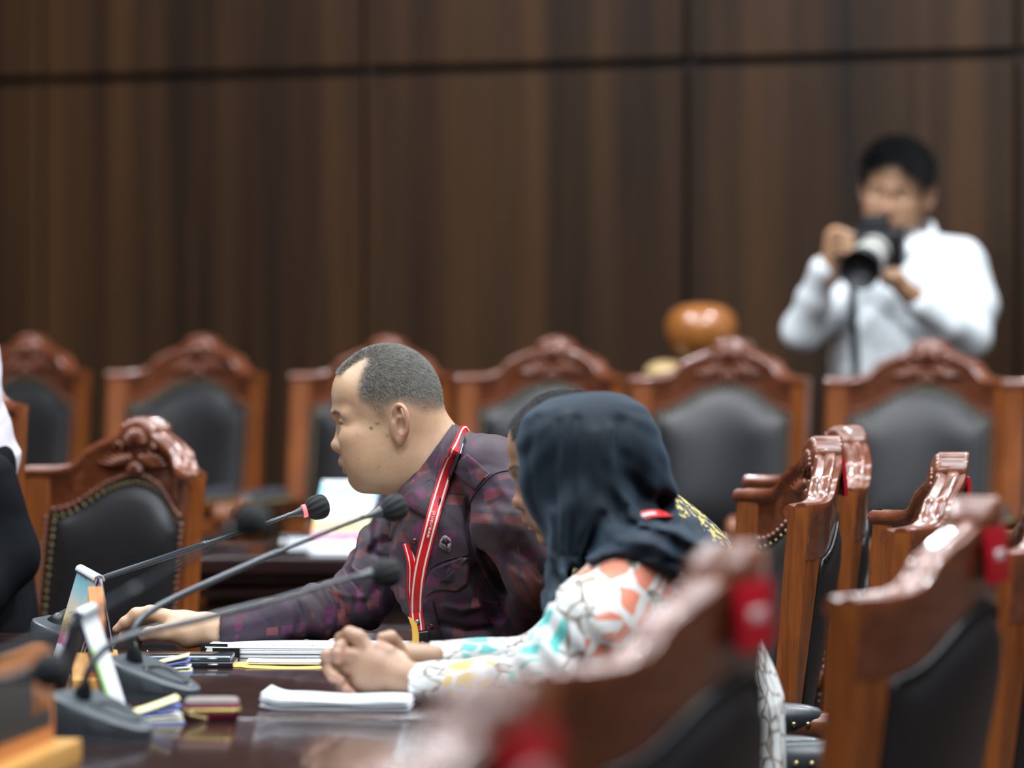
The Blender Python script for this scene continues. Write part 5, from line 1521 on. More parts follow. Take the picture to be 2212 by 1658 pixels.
# ================================================================ man behind her
f3 = Frame(1400)
H3 = head_matrix(f3(1242, 1006, 0.0), 180, 6, 0, 0.98)
p3v, p3q, p3A = head_parts('other', 0.0020, 0.9)
b3 = S()
b3.cap(f3(1320, 1110, .02), f3(1400, 1300, .03), 0.10, 0.15, 0.05); b3.cap(f3(1400, 1300, .03), f3(1440, 1500, .03), 0.15, 0.15, 0.05)
b3.cap(f3(1400, 1165, -.13), f3(1330, 1165, .18), 0.055, 0.055, 0.05)
b3.chain([f3(1400, 1180, -.15), f3(1400, 1330, -.17), f3(1290, 1410, -.05)], [0.05, 0.048, 0.04], 0.02)
b3.chain([f3(1330, 1180, .19), f3(1320, 1330, .19), f3(1230, 1405, .08)], [0.05, 0.048, 0.04], 0.02)
b3v, b3q = smooth_mesh(b3, 0.006, folds(31, 0.003, 14))
b3i, b3j = smooth_mesh(b3, 0.010, lambda p: 0.014 + 0 * p[..., 0])
h3 = S(); 
for c0 in ((1275, 1408, -.04), (1215, 1402, .09)):
    h3.cap(f3(*c0), f3(c0[0] - 50, c0[1] + 6, c0[2]), 0.027, 0.024, 0.02)
    for k in range(4): h3.chain([f3(c0[0] - 50, c0[1] + 3, c0[2] - .022 + k * .015), f3(c0[0] - 85, c0[1] + 2, c0[2] - .026 + k * .017), f3(c0[0] - 112 + 4 * abs(k - 1), c0[1] + 12, c0[2] - .026 + k * .017)], [0.0105, 0.0095, 0.007], 0.004)
    h3.chain([f3(c0[0] - 20, c0[1] + 4, c0[2] - .025), f3(c0[0] - 60, c0[1] + 8, c0[2] - .045)], [0.013, 0.008], 0.006)
h3v, h3q = smooth_mesh(h3, 0.003)
man3 = quick_body('person', 'black-haired man mostly hidden behind the woman in the headscarf, only brow, nose and chin showing', [(xf(p3v, H3), p3q), (h3v, h3q), (b3i, b3j)], [p3A, zeros(h3v), zeros(b3i)], M['skin_woman'])
add_eyes(man3, H3)
strands(p3v, p3q, p3A, H3, 16000, 0.010, 0.00020, M['hair_dark'], man3, seed=4, flow=(0.8, 0, -0.1), lift=0.45)
link_mesh('shirt', np_mesh('shirt', [(b3v, b3q)]), M['batik_gold'], man3)
bm = B(); rows = []
ca = f3(1375, 1062, 0.0); cb = f3(1268, 1150, 0.0); c_ = (ca + cb) / 2; ax = (ca - cb) / 2; axn = ax / np.linalg.norm(ax); dn3 = np.array((axn[2], 0, -axn[0])); dn3 = dn3 if dn3[2] < 0 else -dn3
for dd, scx, w2 in ((-0.004, 0.98, 0.068), (0.0, 1.0, 0.072), (0.016, 1.08, 0.080), (0.040, 1.15, 0.09)):
    rows.append([c_ + ax * math.cos(2 * PI * k / 40) * scx + np.array((0, 1, 0)) * math.sin(2 * PI * k / 40) * w2 + dn3 * dd for k in range(40)])
grid_surface(bm, rows, True); o = from_bm('collar', bm, M['batik_gold'], man3); o.modifiers.new('t', 'SOLIDIFY').thickness = 0.003

# ================================================================ the photographer
fp = Frame(782)
PH = head_matrix(fp(1936, 415, 0.0), 254, 0, -6, 1.08)
pv, pq, pA = head_parts('other', 0.0030, 0.98)
ps = S()      # shirt
ps.poly(fp, [(1950, 545), (1890, 600), (1850, 640), (1812, 690), (1795, 760), (1790, 830), (1786, 930), (1790, 1010), (2070, 1010), (2075, 900), (2080, 760), (2090, 640), (2060, 560), (2020, 525)], 0.0, 0.115, 0.07, 0.02)
ps.cap(fp(1975, 545, .0), fp(2070, 565, .02), 0.060, 0.070, 0.04)
ps.cap(fp(1930, 570, .0), fp(1860, 630, -.03), 0.060, 0.055, 0.04)
ps.chain([fp(2078, 570, .02), fp(2100, 660, -.02), fp(2092, 722, -.06)], [0.068, 0.068, 0.062], 0.02)
ps.chain([fp(2090, 725, -.06), fp(2040, 700, -.16), fp(1985, 655, -.24)], [0.062, 0.050, 0.040], 0.02)
ps.chain([fp(1850, 640, -.03), fp(1775, 680, -.08), fp(1732, 716, -.14)], [0.058, 0.056, 0.054], 0.02)
ps.chain([fp(1732, 714, -.14), fp(1758, 650, -.20), fp(1778, 585, -.26)], [0.053, 0.046, 0.037], 0.02)
psv, psq = smooth_mesh(ps, 0.006, folds(41, 0.0045, 12, (0.5, 0, 0.8), 40), 1)
pbv, pbq = smooth_mesh(ps, 0.012, lambda p: 0.014 + 0 * p[..., 0])
pf_ = S()     # hands
pf_.cap(fp(1785, 600, -.26), fp(1800, 545, -.28), 0.030, 0.028, 0.01)
pf_.ell(fp(1806, 520, -.29), (0.032, 0.028, 0.040), 0.015)
for k in range(4):
    pf_.chain([fp(1800 + k * 2, 506 + k * 14, -.31), fp(1818 + k * 2, 500 + k * 14, -.345), fp(1840, 508 + k * 14, -.36)], [0.0115, 0.0105, 0.0085], 0.004)
pf_.chain([fp(1808, 520, -.27), fp(1835, 520, -.255), fp(1850, 515, -.25)], [0.014, 0.011, 0.009], 0.006)
pf_.cap(fp(1985, 652, -.24), fp(1950, 622, -.27), 0.031, 0.027, 0.01)
pf_.ell(fp(1928, 600, -.28), (0.036, 0.034, 0.028), 0.015)
for k in range(4):
    pf_.chain([fp(1912, 598, -.25 - k * .02), fp(1893, 590, -.26 - k * .02), fp(1882, 575, -.265 - k * .02)], [0.0115, 0.0105, 0.0085], 0.004)
pf_.chain([fp(1935, 588, -.27), fp(1928, 572, -.27), fp(1922, 562, -.265)], [0.015, 0.012, 0.010], 0.006)
pfv, pfq = smooth_mesh(pf_, 0.003)
phot = quick_body('person', 'photographer standing at the back in a white long-sleeved shirt, holding up a camera', [(xf(pv, PH), pq), (pfv, pfq), (pbv, pbq)], [pA, zeros(pfv), zeros(pbv)], M['skin_dark'])
add_eyes(phot, PH)
strands(pv, pq, pA, PH, 14000, 0.040, 0.0004, M['hair_dark'], phot, seed=9, flow=(0.9, 0.3, 0.1), lift=0.5)
# fuller hair mass on top
hm = S(); hm.ell((-0.004, 0, 0.056), (0.093, 0.084, 0.080), 0.01); hm.ell((-0.03, 0, 0.02), (0.072, 0.082, 0.06), 0.02)
hm.ell((0.095, 0, -0.012), (0.078, 0.10, 0.085), 0.012, op='s'); hm.ell((0.02, 0, -0.06), (0.10, 0.12, 0.06), 0.01, op='s')
hmv, hmq = smooth_mesh(hm, 0.003, lambda p: 0.002 * np.sin(p[..., 1] * 190 + 3 * np.sin(p[..., 0] * 60)))
link_mesh('hair_top', np_mesh('hair_top', [(xf(hmv, PH), hmq)]), M['hair_black'], phot)
link_mesh('shirt', np_mesh('shirt', [(psv, psq)]), M['white_shirt'], phot)
# collar
bm = B(); rows = []
ca = fp(1990, 497, 0.05); cb = fp(1918, 560, -0.05); cc3 = (fp(1958, 524, 0)); 
for dd, r1 in ((0.030, 0.070), (0.032, 0.074), (0.005, 0.086), (-0.006, 0.092)):
    rows.append([cc3 + np.array((r1 * math.cos(a), r1 * math.sin(a), dd + 0.026 * math.cos(a) - 0.010 * (math.sin(a) < -0.5) + 0.016 * math.sin(a))) for a in np.linspace(-2.2, 3.85, 40)])
grid_surface(bm, rows); o = from_bm('collar', bm, M['white_shirt'], phot); o.modifiers.new('t', 'SOLIDIFY').thickness = 0.003
bm = B(); pc = fp(2020, 640, -.125); box(bm, (pc[0], pc[1], pc[2]), (0.09, 0.006, 0.10), bev=0.002); from_bm('chest_pocket', bm, M['white_shirt'], phot)
tp = S(); hp = fp(1935, 1010, 0.0)
tp.ell(hp, (0.17, 0.12, 0.12), 0.03)
for sg in (-1, 1):
    a0 = hp + np.array((sg * 0.085, 0, -0.05)); a1 = np.array((a0[0] + sg * 0.02, a0[1], 0.60)); a2 = np.array((a1[0] + sg * 0.01, a0[1] + 0.01, 0.23))
    tp.cap(a0, a1, 0.09, 0.065, 0.04); tp.cap(a1, a2, 0.062, 0.050, 0.03)
tv, tq = smooth_mesh(tp, 0.010); link_mesh('trousers', np_mesh('trousers', [(tv, tq)]), M['trousers'], phot)
for sg in (-1, 1):
    bm = B(); ball(bm, (hp[0] + sg * 0.115, hp[1] - 0.05, TIER + 0.045), (0.05, 0.14, 0.045), 14, 8); from_bm('shoe', bm, M['shoe'], phot)
# camera
camr = thing('camera', 'black camera with a white telephoto lens held by the photographer', 'camera')
cpos = Vector(fp(1890, 540, -.28)); ldir = (Vector(fp(1846, 596, -.52)) - cpos).normalized()
lr = ldir.to_track_quat('Z', 'Y').to_matrix().to_4x4(); CM = Matrix.Translation(cpos) @ lr
def xbm(bm): bmesh.ops.transform(bm, matrix=CM, verts=bm.verts)
bm = B(); box(bm, (0, 0, -0.03), (0.150, 0.105, 0.065), bev=0.012, seg=3); box(bm, (0, 0.060, -0.03), (0.07, 0.05, 0.06), bev=0.010, seg=3); box(bm, (-0.055, 0, 0.0), (0.035, 0.10, 0.04), bev=0.012, seg=3); xbm(bm); from_bm('camera_body', bm, M['cam_body'], camr)
bm = B(); lathe(bm, [(0.036, 0.0), (0.044, 0.01), (0.045, 0.05), (0.043, 0.055), (0.047, 0.06), (0.047, 0.10), (0.044, 0.105), (0.048, 0.11), (0.048, 0.145)], 28); xbm(bm); from_bm('lens_barrel', bm, M['lens_white'], camr)
bm = B(); lathe(bm, [(0.0485, 0.060), (0.0495, 0.062), (0.0495, 0.072), (0.0485, 0.074)], 28); xbm(bm); from_bm('focus_ring', bm, M['cam_body'], camr)
bm = B(); lathe(bm, [(0.050, 0.145), (0.056, 0.20), (0.053, 0.20), (0.046, 0.15), (0.0, 0.149)], 28); xbm(bm); from_bm('lens_hood', bm, M['cam_body'], camr)
bm = B(); ribbon(bm, [fp(1840, 560, -.30), fp(1841, 640, -.25), fp(1846, 740, -.20), fp(1850, 835, -.17), fp(1850, 900, -.16)], 0.022, lambda t: (0, -1, 0), 0.001); from_bm('camera_strap', bm, M['cam_body'], camr, False)

# ================================================================ person in black at the left edge
f4 = Frame(1190)
b4 = S()
b4.poly(f4, [(-150, 960), (-35, 965), (0, 1000), (20, 1060), (38, 1140), (58, 1230), (66, 1330), (70, 1420), (-220, 1420), (-200, 1050)], 0.0, 0.17, 0.05, 0.03)
b4.cap(f4(-40, 1010, -.02), f4(-210, 1010, .05), 0.06, 0.06, 0.05)
b4.chain([f4(-215, 1030, .05), f4(-240, 1200, .0), f4(-190, 1310, -.18)], [0.05, 0.052, 0.04], 0.03)
b4.chain([f4(-25, 1030, -.15), f4(14, 1200, -.16), f4(-60, 1300, -.24)], [0.05, 0.055, 0.045], 0.03)
b4v, b4q = smooth_mesh(b4, 0.006, folds(51, 0.004, 12, (0.2, 0, 1), 40))
b4i, b4j = smooth_mesh(b4, 0.012, lambda p: 0.014 + 0 * p[..., 0])
H4 = head_matrix(f4(-112, 790, 0.0), 315, 4, 0, 0.9)
v4, q4, A4 = head_parts('other', 0.0030, 0.98)
h4 = S(); h4.cap(f4(-50, 1300, -.25), f4(-100, 1320, -.27), 0.026, 0.024, 0.01)
for k in range(4): h4.chain([f4(-100, 1312, -.25 - k * .018), f4(-135, 1316, -.25 - k * .019), f4(-158, 1326, -.25 - k * .018)], [0.010, 0.009, 0.007], 0.004)
h4.chain([f4(-80, 1310, -.28), f4(-110, 1310, -.31)], [0.012, 0.008], 0.005)
h4v, h4q = smooth_mesh(h4, 0.003)
p4 = quick_body('person', 'person in black clothes with a pale scarf, cut off by the left edge', [(xf(v4, H4), q4), (h4v, h4q), (b4i, b4j)], [A4 * [0, 1, 0], zeros(h4v), zeros(b4i)], M['skin_woman'])
add_eyes(p4, H4)
link_mesh('black_top', np_mesh('black_top', [(b4v, b4q)]), M['black_cloth'], p4)
s4 = S(); s4.ell(f4(-118, 780, 0.02), (0.100, 0.105, 0.125), 0.01); s4.ell(f4(-85, 900, 0.0), (0.080, 0.09, 0.08), 0.03)
s4.ell(np.array(H4.translation) + np.array((0.080, -0.080, -0.018)), (0.050, 0.050, 0.078), 0.012, rot=(0, 0, -0.78), op='s'); s4.cap(f4(-110, 880, 0), f4(-110, 975, .01), 0.075, 0.13, 0.05)
s4v, s4q = smooth_mesh(s4, 0.004, folds(61, 0.003, 16)); link_mesh('headscarf', np_mesh('headscarf', [(s4v, s4q)]), M['scarf'], p4)
tk = S(); hp = f4(-90, 1440, .0); tk.ell(hp, (0.18, 0.18, 0.12), 0.03)
for sg in (-1, 1):
    a0 = hp + np.array((0.08 * sg, -0.05, -0.02)); a1 = a0 + np.array((0.05, -0.34, 0.0)); tk.cap(a0, a1, 0.08, 0.065, 0.04); tk.cap(a1, (a1[0], a1[1], TIER + 0.09), 0.065, 0.06, 0.05)
tv, tq = smooth_mesh(tk, 0.010); link_mesh('long_skirt', np_mesh('long_skirt', [(tv, tq)]), M['black_cloth'], p4)
# ---------------------------------------------------------------- desk microphones
def on_table(px, s):            # a point of the table top seen in column px at scale s
    p = P(px, HY, s); p.z = TZ; return p
def mic(label, base_px, base_s, rz, neck, head, ring=False, group='gooseneck desk microphones', full=True):
    """neck: list of (px, py, s); head: (px, py, s)"""
    b = on_table(base_px, base_s); root = thing('gooseneck_microphone', label, 'microphone', b, 0, group)
    L = 0.124
    out = []
    prof = [(-0.022, 0.030), (-0.012, 0.046), (0.004, 0.053), (0.030, 0.052), (0.060, 0.043), (0.085, 0.032), (0.100, 0.021), (0.106, 0.009)]
    oc = catmull([[x, y, 0] for x, y in [(-0.025, 0.0), (-0.022, 0.030)][1:] + prof[1:] + [(x, -y) for x, y in prof[::-1]]], 4)
    oc = [(p[0], p[1]) for p in oc]
    R = Matrix.Rotation(math.radians(rz), 4, 'Z')
    def ztop(x): return 0.060 - (x + 0.022) * 0.33
    bm = B(); rows = []
    for f, fz, inn in ((0.0, 0.0, 0.97), (0.0, 0.006, 0.97), (0.0, 0.014, 0.98), (0.42, 0.0, 1.0), (0.90, 0.0, 1.01), (1.0, 0.0, 0.975), (1.0, 0.0015, 0.93)):
        rows.append([(0.04 + (x - 0.04) * inn, y * inn, ztop(x) * f + fz if fz < 0.004 or f == 0 else ztop(x) * f + fz) for x, y in oc])
    vv = grid_surface(bm, rows, True); bm.faces.new(vv[0]); bm.faces.new(vv[-1])
    bmesh.ops.transform(bm, matrix=R, verts=bm.verts)
    base = sharp(from_bm('mic_base', bm, M['mic_plastic'], root), 32)
    bm = B(); lo = [(0.062 + (x - 0.048) * k, y * k) for x, y in oc for k in (0.50,)]
    rr = [[(x, y, ztop(x) + 0.0022) for x, y in lo], [(x, y, ztop(x) + 0.0034) for x, y in lo], [(0.064 + (x - 0.064) * 0.80, y * 0.80, ztop(x) + 0.0034) for x, y in lo], [(0.064 + (x - 0.064) * 0.78, y * 0.78, ztop(x) + 0.0020) for x, y in lo]]
    grid_surface(bm, rr, True); bmesh.ops.transform(bm, matrix=R, verts=bm.verts); from_bm('button_ring', bm, M['mic_dark'], base)
    bm = B(); ball(bm, R @ Vector((0.098, 0.0, ztop(0.098) + 0.0018)), (0.002, 0.002, 0.001), 8, 6); from_bm('status_dot', bm, M['silver'], base)
    # neck
    bt = b + R @ Vector((0.004, 0, ztop(0.004)))
    pts = [bt + Vector((0, 0, 0.0))] + [P(*n) for n in neck]
    h = P(*head)
    bm = B(); d0 = (pts[1] - pts[0]).normalized()
    q = [pts[0] - d0 * 0.004 - b, pts[0] + d0 * 0.014 - b, pts[0] + d0 * 0.016 - b, pts[0] + d0 * 0.034 - b]
    tube(bm, q, [0.0125, 0.0115, 0.0095, 0.0062], 16); from_bm('neck_boot', bm, M['mic_dark'], root)
    pl = [p - b for p in pts]
    half = max(2, len(pl) // 2 + 1)
    bm = B(); tube(bm, pl[:half + 1], 0.0050, 12, 8); nk = from_bm('gooseneck', bm, M['neck_metal'], root)
    bm = B(); e = (pl[-1] - pl[half]).normalized(); tube(bm, [pl[half] - e * 0.004] + pl[half:], 0.0036, 12, 8); from_bm('neck_upper', bm, M['neck_metal'], nk)
    dr = (h - b - pl[-1]).normalized()
    bm = B(); tube(bm, [pl[-1] - dr * 0.006, pl[-1] + dr * 0.008, pl[-1] + dr * 0.018, pl[-1] + dr * 0.026], [0.0036, 0.0046, 0.0070, 0.0098], 16, 4); cone = from_bm('mic_capsule', bm, M['neck_metal'], root)
    if ring:
        bm = B(); tube(bm, [pl[-1] + dr * 0.0245, pl[-1] + dr * 0.031], [0.0104, 0.0108], 20); from_bm('light_ring', bm, M['ring_red'], cone)
    c = pl[-1] + dr * 0.049
    bm = B(); rows = []
    qd = dr.to_track_quat('Z', 'Y').to_matrix()
    for t in np.linspace(-1, 1, 17):
        r0 = 0.0195 * max(0.0, 1 - abs(t) ** 2.6) ** 0.5 * (1.0 + 0.10 * t) if abs(t) < 1 else 0.001
        if t < -0.90: r0 = 0.0092
        rows.append([c + qd @ Vector(((r0 * (1 + 0.045 * math.sin(a * 11 + t * 2) * (1 - t * 0.5))) * math.cos(a), (r0 * (1 + 0.045 * math.sin(a * 11 + t * 2) * (1 - t * 0.5))) * math.sin(a), t * 0.0205)) for a in np.linspace(0, 2 * PI, 66, endpoint=False)])
    vv = grid_surface(bm, rows, True); bm.faces.new(vv[0]); bm.faces.new(vv[-1]); from_bm('foam_cover', bm, M['foam'], root)
    return root
mic('gooseneck microphone with lit red ring below its black foam head', 112, 1340, -18, [(150, 1318, 1336), (178, 1270, 1336), (225, 1247, 1338), (330, 1212, 1342), (450, 1172, 1358), (560, 1135, 1354), (622, 1113, 1350)], (675, 1098, 1348), True)
mic('gooseneck microphone beside the phones, foam head under the plum shirt collar', 286, 1500, -26, [(284, 1372, 1510), (312, 1330, 1506), (372, 1294, 1500), (480, 1245, 1494), (600, 1192, 1486), (710, 1146, 1478), (788, 1116, 1472)], (848, 1098, 1466))
mic('nearest whole gooseneck microphone, its base below the white and blue calendar', 172, 1650, -26, [(190, 1452, 1664), (226, 1402, 1660), (290, 1371, 1655), (440, 1335, 1645), (580, 1300, 1632), (700, 1264, 1622), (762, 1247, 1616)], (828, 1238, 1610))
mic('blurred gooseneck microphone rising from beyond the lower left corner', -200, 1960, -5, [(-150, 1500, 1965), (-60, 1440, 1970), (60, 1390, 1980), (180, 1335, 1990), (300, 1270, 2000), (400, 1208, 2010), (462, 1170, 2015)], (520, 1138, 2020))
mic('blurred gooseneck microphone whose foam head hangs low before the carved nameplate', -330, 2060, -5, [(-290, 1530, 2060), (-230, 1490, 2060), (-150, 1475, 2060), (-60, 1470, 2060), (10, 1464, 2060)], (82, 1452, 2060))

# ---------------------------------------------------------------- desk calendars
def quad_mesh(name, pts, mat, parent, uv=True, thick=0.0, div=1):
    """pts: bl, br, tr, tl"""
    bm = B(); n = 8
    rows = [[Vector(pts[0]).lerp(Vector(pts[1]), i / n).lerp(Vector(pts[3]).lerp(Vector(pts[2]), i / n), j / n) for i in range(n + 1)] for j in range(n + 1)]
    vv = grid_surface(bm, rows)
    ul = bm.loops.layers.uv.new('UVMap'); idx = {v: (i / n, j / n) for j, r_ in enumerate(vv) for i, v in enumerate(r_)}
    for f in bm.faces:
        for l in f.loops: l[ul].uv = idx[l.vert]
    me = bpy.data.meshes.new(name); bm.to_mesh(me); bm.free()
    o = link_mesh(name, me, mat, parent, False)
    if thick: m_ = o.modifiers.new('t', 'SOLIDIFY'); m_.thickness = thick; m_.offset = 0
    return o
def tent(label, na, fa, nl, fl, nr, fr_, group, pages=3, pic=True, roll=0.0085):
    """near/far apex, near/far left foot, near/far right foot"""
    root = thing('desk_calendar', label, 'calendar', (0, 0, 0), 0, group)
    na, fa, nl, fl, nr, fr_ = map(Vector, (na, fa, nl, fl, nr, fr_))
    quad_mesh('back_board', [nr, fr_, fa, na], M['navy'], root, thick=0.0028)
    quad_mesh('front_board', [nl, fl, fa, na], M['navy'], root, thick=0.0028)
    out = Vector((-0.003, 0, 0.001)); ax = (fa - na).normalized()
    nrm_ = ((fl - nl).cross(na - nl)).normalized(); nrm_ = nrm_ if nrm_.x < 0 else -nrm_
    o = nrm_ * 0.0035
    quad_mesh('picture_page', [nl + o, fl + o, fa + o, na + o] if False else [fl + o, nl + o, na + o, fa + o], M['picture'] if pic else M['paper'], root, thick=0.0008)
    bm = B(); rows = []
    up = Vector((0, 0, 1))
    for k in range(13):
        a = math.radians(-12 + 204 * k / 12)
        sd = Vector((math.cos(a), 0, math.sin(a))) * roll
        rows.append([na - up * 0.002 + sd - ax * 0.001, fa - up * 0.002 + sd + ax * 0.001])
    grid_surface(bm, rows); o1 = from_bm('paper_fold', bm, M['paper'], root); o1.modifiers.new('t', 'SOLIDIFY').thickness = 0.0008
    for k in range(pages):
        bm = B(); rows = []; f = 0.25 + 0.25 * k
        for j in range(9):
            t = j / 8; a_ = na.lerp(nl, t * 0.92) ; c_ = fa.lerp(fl, t * 0.92)
            sh = Vector((math.sin(t * 2.6) * 0.010 * f * 1.8 + f * 0.006, 0, 0))
            rows.append([a_ + sh, c_ + sh])
        grid_surface(bm, rows); from_bm('loose_page', bm, M['paper'], root).modifiers.new('t', 'SOLIDIFY').thickness = 0.0005
    n2 = ((fr_ - nr).cross(na - nr)).normalized(); n2 = n2 if n2.x > 0 else -n2
    quad_mesh('outer_page', [nr + n2 * .004, fr_ + n2 * .004, fa + n2 * .004, na + n2 * .004], M['paper'], root, thick=0.0006)
    return root
def Pz(px, s, z): p = P(px, HY, s); p.z = z; return p
gcal = 'tent calendars on the desk'
tent('sharp tent calendar with a harbour sunset picture and white folded top', Pz(214, 1405, 0.893), Pz(174, 1352, 0.893), Pz(158, 1405, TZ + .002), Pz(118, 1352, TZ + .002), Pz(246, 1405, TZ + .002), Pz(206, 1352, TZ + .002), gcal)
c2 = tent('blurred tent calendar behind the nearest microphone base, white page edge with a green line', Pz(166, 1604, 0.897), Pz(200, 1562, 0.897), Pz(84, 1604, TZ + .002), Pz(124, 1562, TZ + .002), Pz(241, 1604, TZ + .002), Pz(270, 1562, TZ + .002), gcal, pages=0, pic=False)
M['green_line'] = plain('green_print', (0.30, 0.62, 0.10), 0.5)
n_ = 0.0052
a0, a1, b0, b1 = Pz(166, 1604, .890), Pz(241, 1604, .752), Pz(171, 1598, .890), Pz(246, 1598, .752)
for q in (a0, a1, b0, b1): q.x += n_; q.z += 0.002
quad_mesh('green_line', [a1, b1, b0, a0], M['green_line'], c2, thick=0.0004)
# the one on the far table
cb_ = thing('desk_calendar', 'blurred tent calendar with bright sunset picture on the far table behind the man', 'calendar', (0, 0, 0), 0, gcal)
sB = 958; bl, br, tr, tl = Pz(665, sB, TZ + .002), Pz(778, sB, TZ + .002), Pz(822, sB * 0.985, TZ + .159), Pz(697, sB * 0.985, TZ + .159)
quad_mesh('picture_page', [bl, br, tr, tl], M['picture'], cb_, thick=0.001)
dn_ = Vector((0.004, 0.004, -0.001))
quad_mesh('front_board', [bl + dn_ + Vector((0, 0, -.001)), br + dn_, tr + dn_ + Vector((.006, 0, 0)), tl + dn_], M['navy'], cb_, thick=0.003)
quad_mesh('back_board', [bl + Vector((.05, .11, 0)), br + Vector((.045, .11, 0)), tr + dn_ * 2, tl + dn_ * 2], M['navy'], cb_, thick=0.003)
dv = thing('card_terminal', 'small dark desk device with a pale screen beside the far tent calendar', 'device', Pz(634, 960, TZ), 0)
bm = B(); box(bm, (0, 0.02, 0.022), (0.065, 0.06, 0.042), rot=(-0.15, 0, 0), bev=0.006); from_bm('device_case', bm, M['mic_dark'], dv)
bm = B(); box(bm, (0.012, -0.016, 0.024), (0.050, 0.003, 0.030), rot=(-0.15, 0, 0), bev=0.001); from_bm('device_screen', bm, M['paper'], dv)
bm = B(); ball(bm, (-0.024, -0.016, 0.028), (0.007, 0.003, 0.009), 12, 8); from_bm('device_button', bm, M['white_print'], dv)

# ---------------------------------------------------------------- wooden nameplates
def nameplate(label, near, far, hgt, txt, side=1, bw=0.070, th=0.022, ext=0.015):
    """near, far: floor points of the board's two ends on the table"""
    near, far = Vector(near), Vector(far); d = (far - near); L = d.length; ang = math.atan2(d.y, d.x)
    root = thing('wooden_nameplate', label, 'nameplate', (near + far) / 2, ang, 'wooden nameplates on the desk')
    bm = B(); box(bm, (0, 0, 0.0151), (L + 2 * ext, bw, 0.030), bev=0.003); sharp(from_bm('plate_base', bm, M['nameplate_base'], root), 40)
    bm = B(); h = hgt; o = [(-L / 2, 0.030), (L / 2, 0.030)] + [(L / 2 - 0.03 + 0.03 * math.cos(a), h - 0.03 + 0.03 * math.sin(a)) for a in np.linspace(0, PI / 2, 7)] + [(-L / 2 + 0.03 - 0.03 * math.sin(a), h - 0.03 + 0.03 * math.cos(a)) for a in np.linspace(0, PI / 2, 7)]
    prism(bm, o, -th / 2, th / 2, Matrix.Rotation(PI / 2, 4, 'X')); brd = sharp(from_bm('plate_board', bm, M['nameplate_wood'], root, True), 40)
    bm = B(); box(bm, (0, -th / 2 * side - 0.0004 * side, 0.03 + (h - 0.03) * 0.48), (L - 0.03, 0.0012, (h - 0.03) * 0.62), bev=0.0004, seg=1); ins = from_bm('dark_inset', bm, M['dark_paint'], brd, False)
    mx = Matrix.Translation(Vector((L / 2 - 0.022, -th / 2 * side - 0.0014 * side, 0.03 + (h - 0.03) * 0.48))) @ (Matrix.Rotation(PI / 2, 4, 'X') if side > 0 else Matrix.Rotation(PI, 4, 'Z') @ Matrix.Rotation(PI / 2, 4, 'X'))
    text_obj('carved_lettering', txt, 0.058, M['nameplate_wood'], ins, mx, 0.0008, 'RIGHT')
    return root
nameplate('wooden nameplate seen edge-on between the two desk calendars', Pz(210, 1508, TZ), Pz(205, 1398, TZ), 0.132, 'NI')
nameplate('carved wooden nameplate with dark inset and lettering at the lower left corner', Pz(-90, 1900, TZ), Pz(98, 1752, TZ), 0.150, 'INI', 1, 0.085)

# ---------------------------------------------------------------- papers, notes, phones
def sheet_stack(name, label, cat, c, size, rz, mat, n=1, th=0.001, curl=0.0, z=None, group=None, gap=0.0015, jit=0.004, child='sheet'):
    root = thing(name, label, cat, c, math.radians(rz), group); rs = random.Random(hash(label) % 1000 if False else len(label))
    for k in range(n):
        bm = B(); rows = []; w_, l_ = size; ox, oy = rs.uniform(-jit, jit), rs.uniform(-jit, jit); nx = 22
        for j in range(7):
            y = (j / 6 - 0.5) * l_
            r_ = []
            for i in range(nx + 1):
                x = (i / nx - 0.5) * w_; u = i / nx
                zz = k * gap + th / 2 + curl * (max(0, 0.16 - u) / 0.16) ** 2 * (0.4 + 0.6 * (k + 1) / n) + curl * 0.12 * (1 + math.sin(u * 9 + k)) * (k + 1) / n
                r_.append((x + ox, y + oy, zz))
            rows.append(r_)
        grid_surface(bm, rows); o = from_bm(child, bm, mat if not isinstance(mat, list) else mat[k % len(mat)], root); o.modifiers.new('t', 'SOLIDIFY').thickness = th
    return root
# clipped bundle by the cuff
cst = on_table(672, 1332)
st1 = sheet_stack('clipped_document', 'clipped printed bundle with dark binder clips lying before the cuff of the man in plum', 'document', cst, (0.325, 0.13), -3, M['paper'], 6, 0.0022, 0.001, gap=0.0026, jit=0.002, child='page_block')
bm = B()
rr_ = random.Random(4)
for i in range(46):
    x = -0.13 + 0.29 * i / 46; y = -0.050 + rr_.uniform(0, 0.006); h = rr_.choice((0.004, 0.006, 0.003, 0.010 if i % 9 < 2 else 0.004))
    if rr_.random() < 0.75: box(bm, (x, y, 0.0163), (rr_.choice((0.0012, 0.002, 0.0036)), h, 0.0004))
from_bm('print_lines', bm, M['mic_dark'], st1.children[-1], False)
for dx, dz, dyy in ((-0.150, 0.009, -0.052), (-0.128, 0.004, -0.072)):
    bm = B(); prism(bm, [(-0.009, -0.008), (0.006, -0.008), (0.005, 0.009), (-0.007, 0.009)], -0.022, 0.022, Matrix.Translation(Vector((dx, dyy, dz + 0.002))) @ Matrix.Rotation(PI / 2, 4, 'Y'))
    clp = from_bm('binder_clip', bm, M['clip'], st1, False)
    bm = B(); tube(bm, [(dx - 0.010, dyy + 0.004, dz - 0.004), (dx - 0.008, dyy + 0.018, dz + 0.002), (dx + 0.008, dyy + 0.018, dz + 0.002), (dx + 0.010, dyy + 0.004, dz - 0.004)], 0.0008, 6); from_bm('clip_wire', bm, M['silver'], clp)
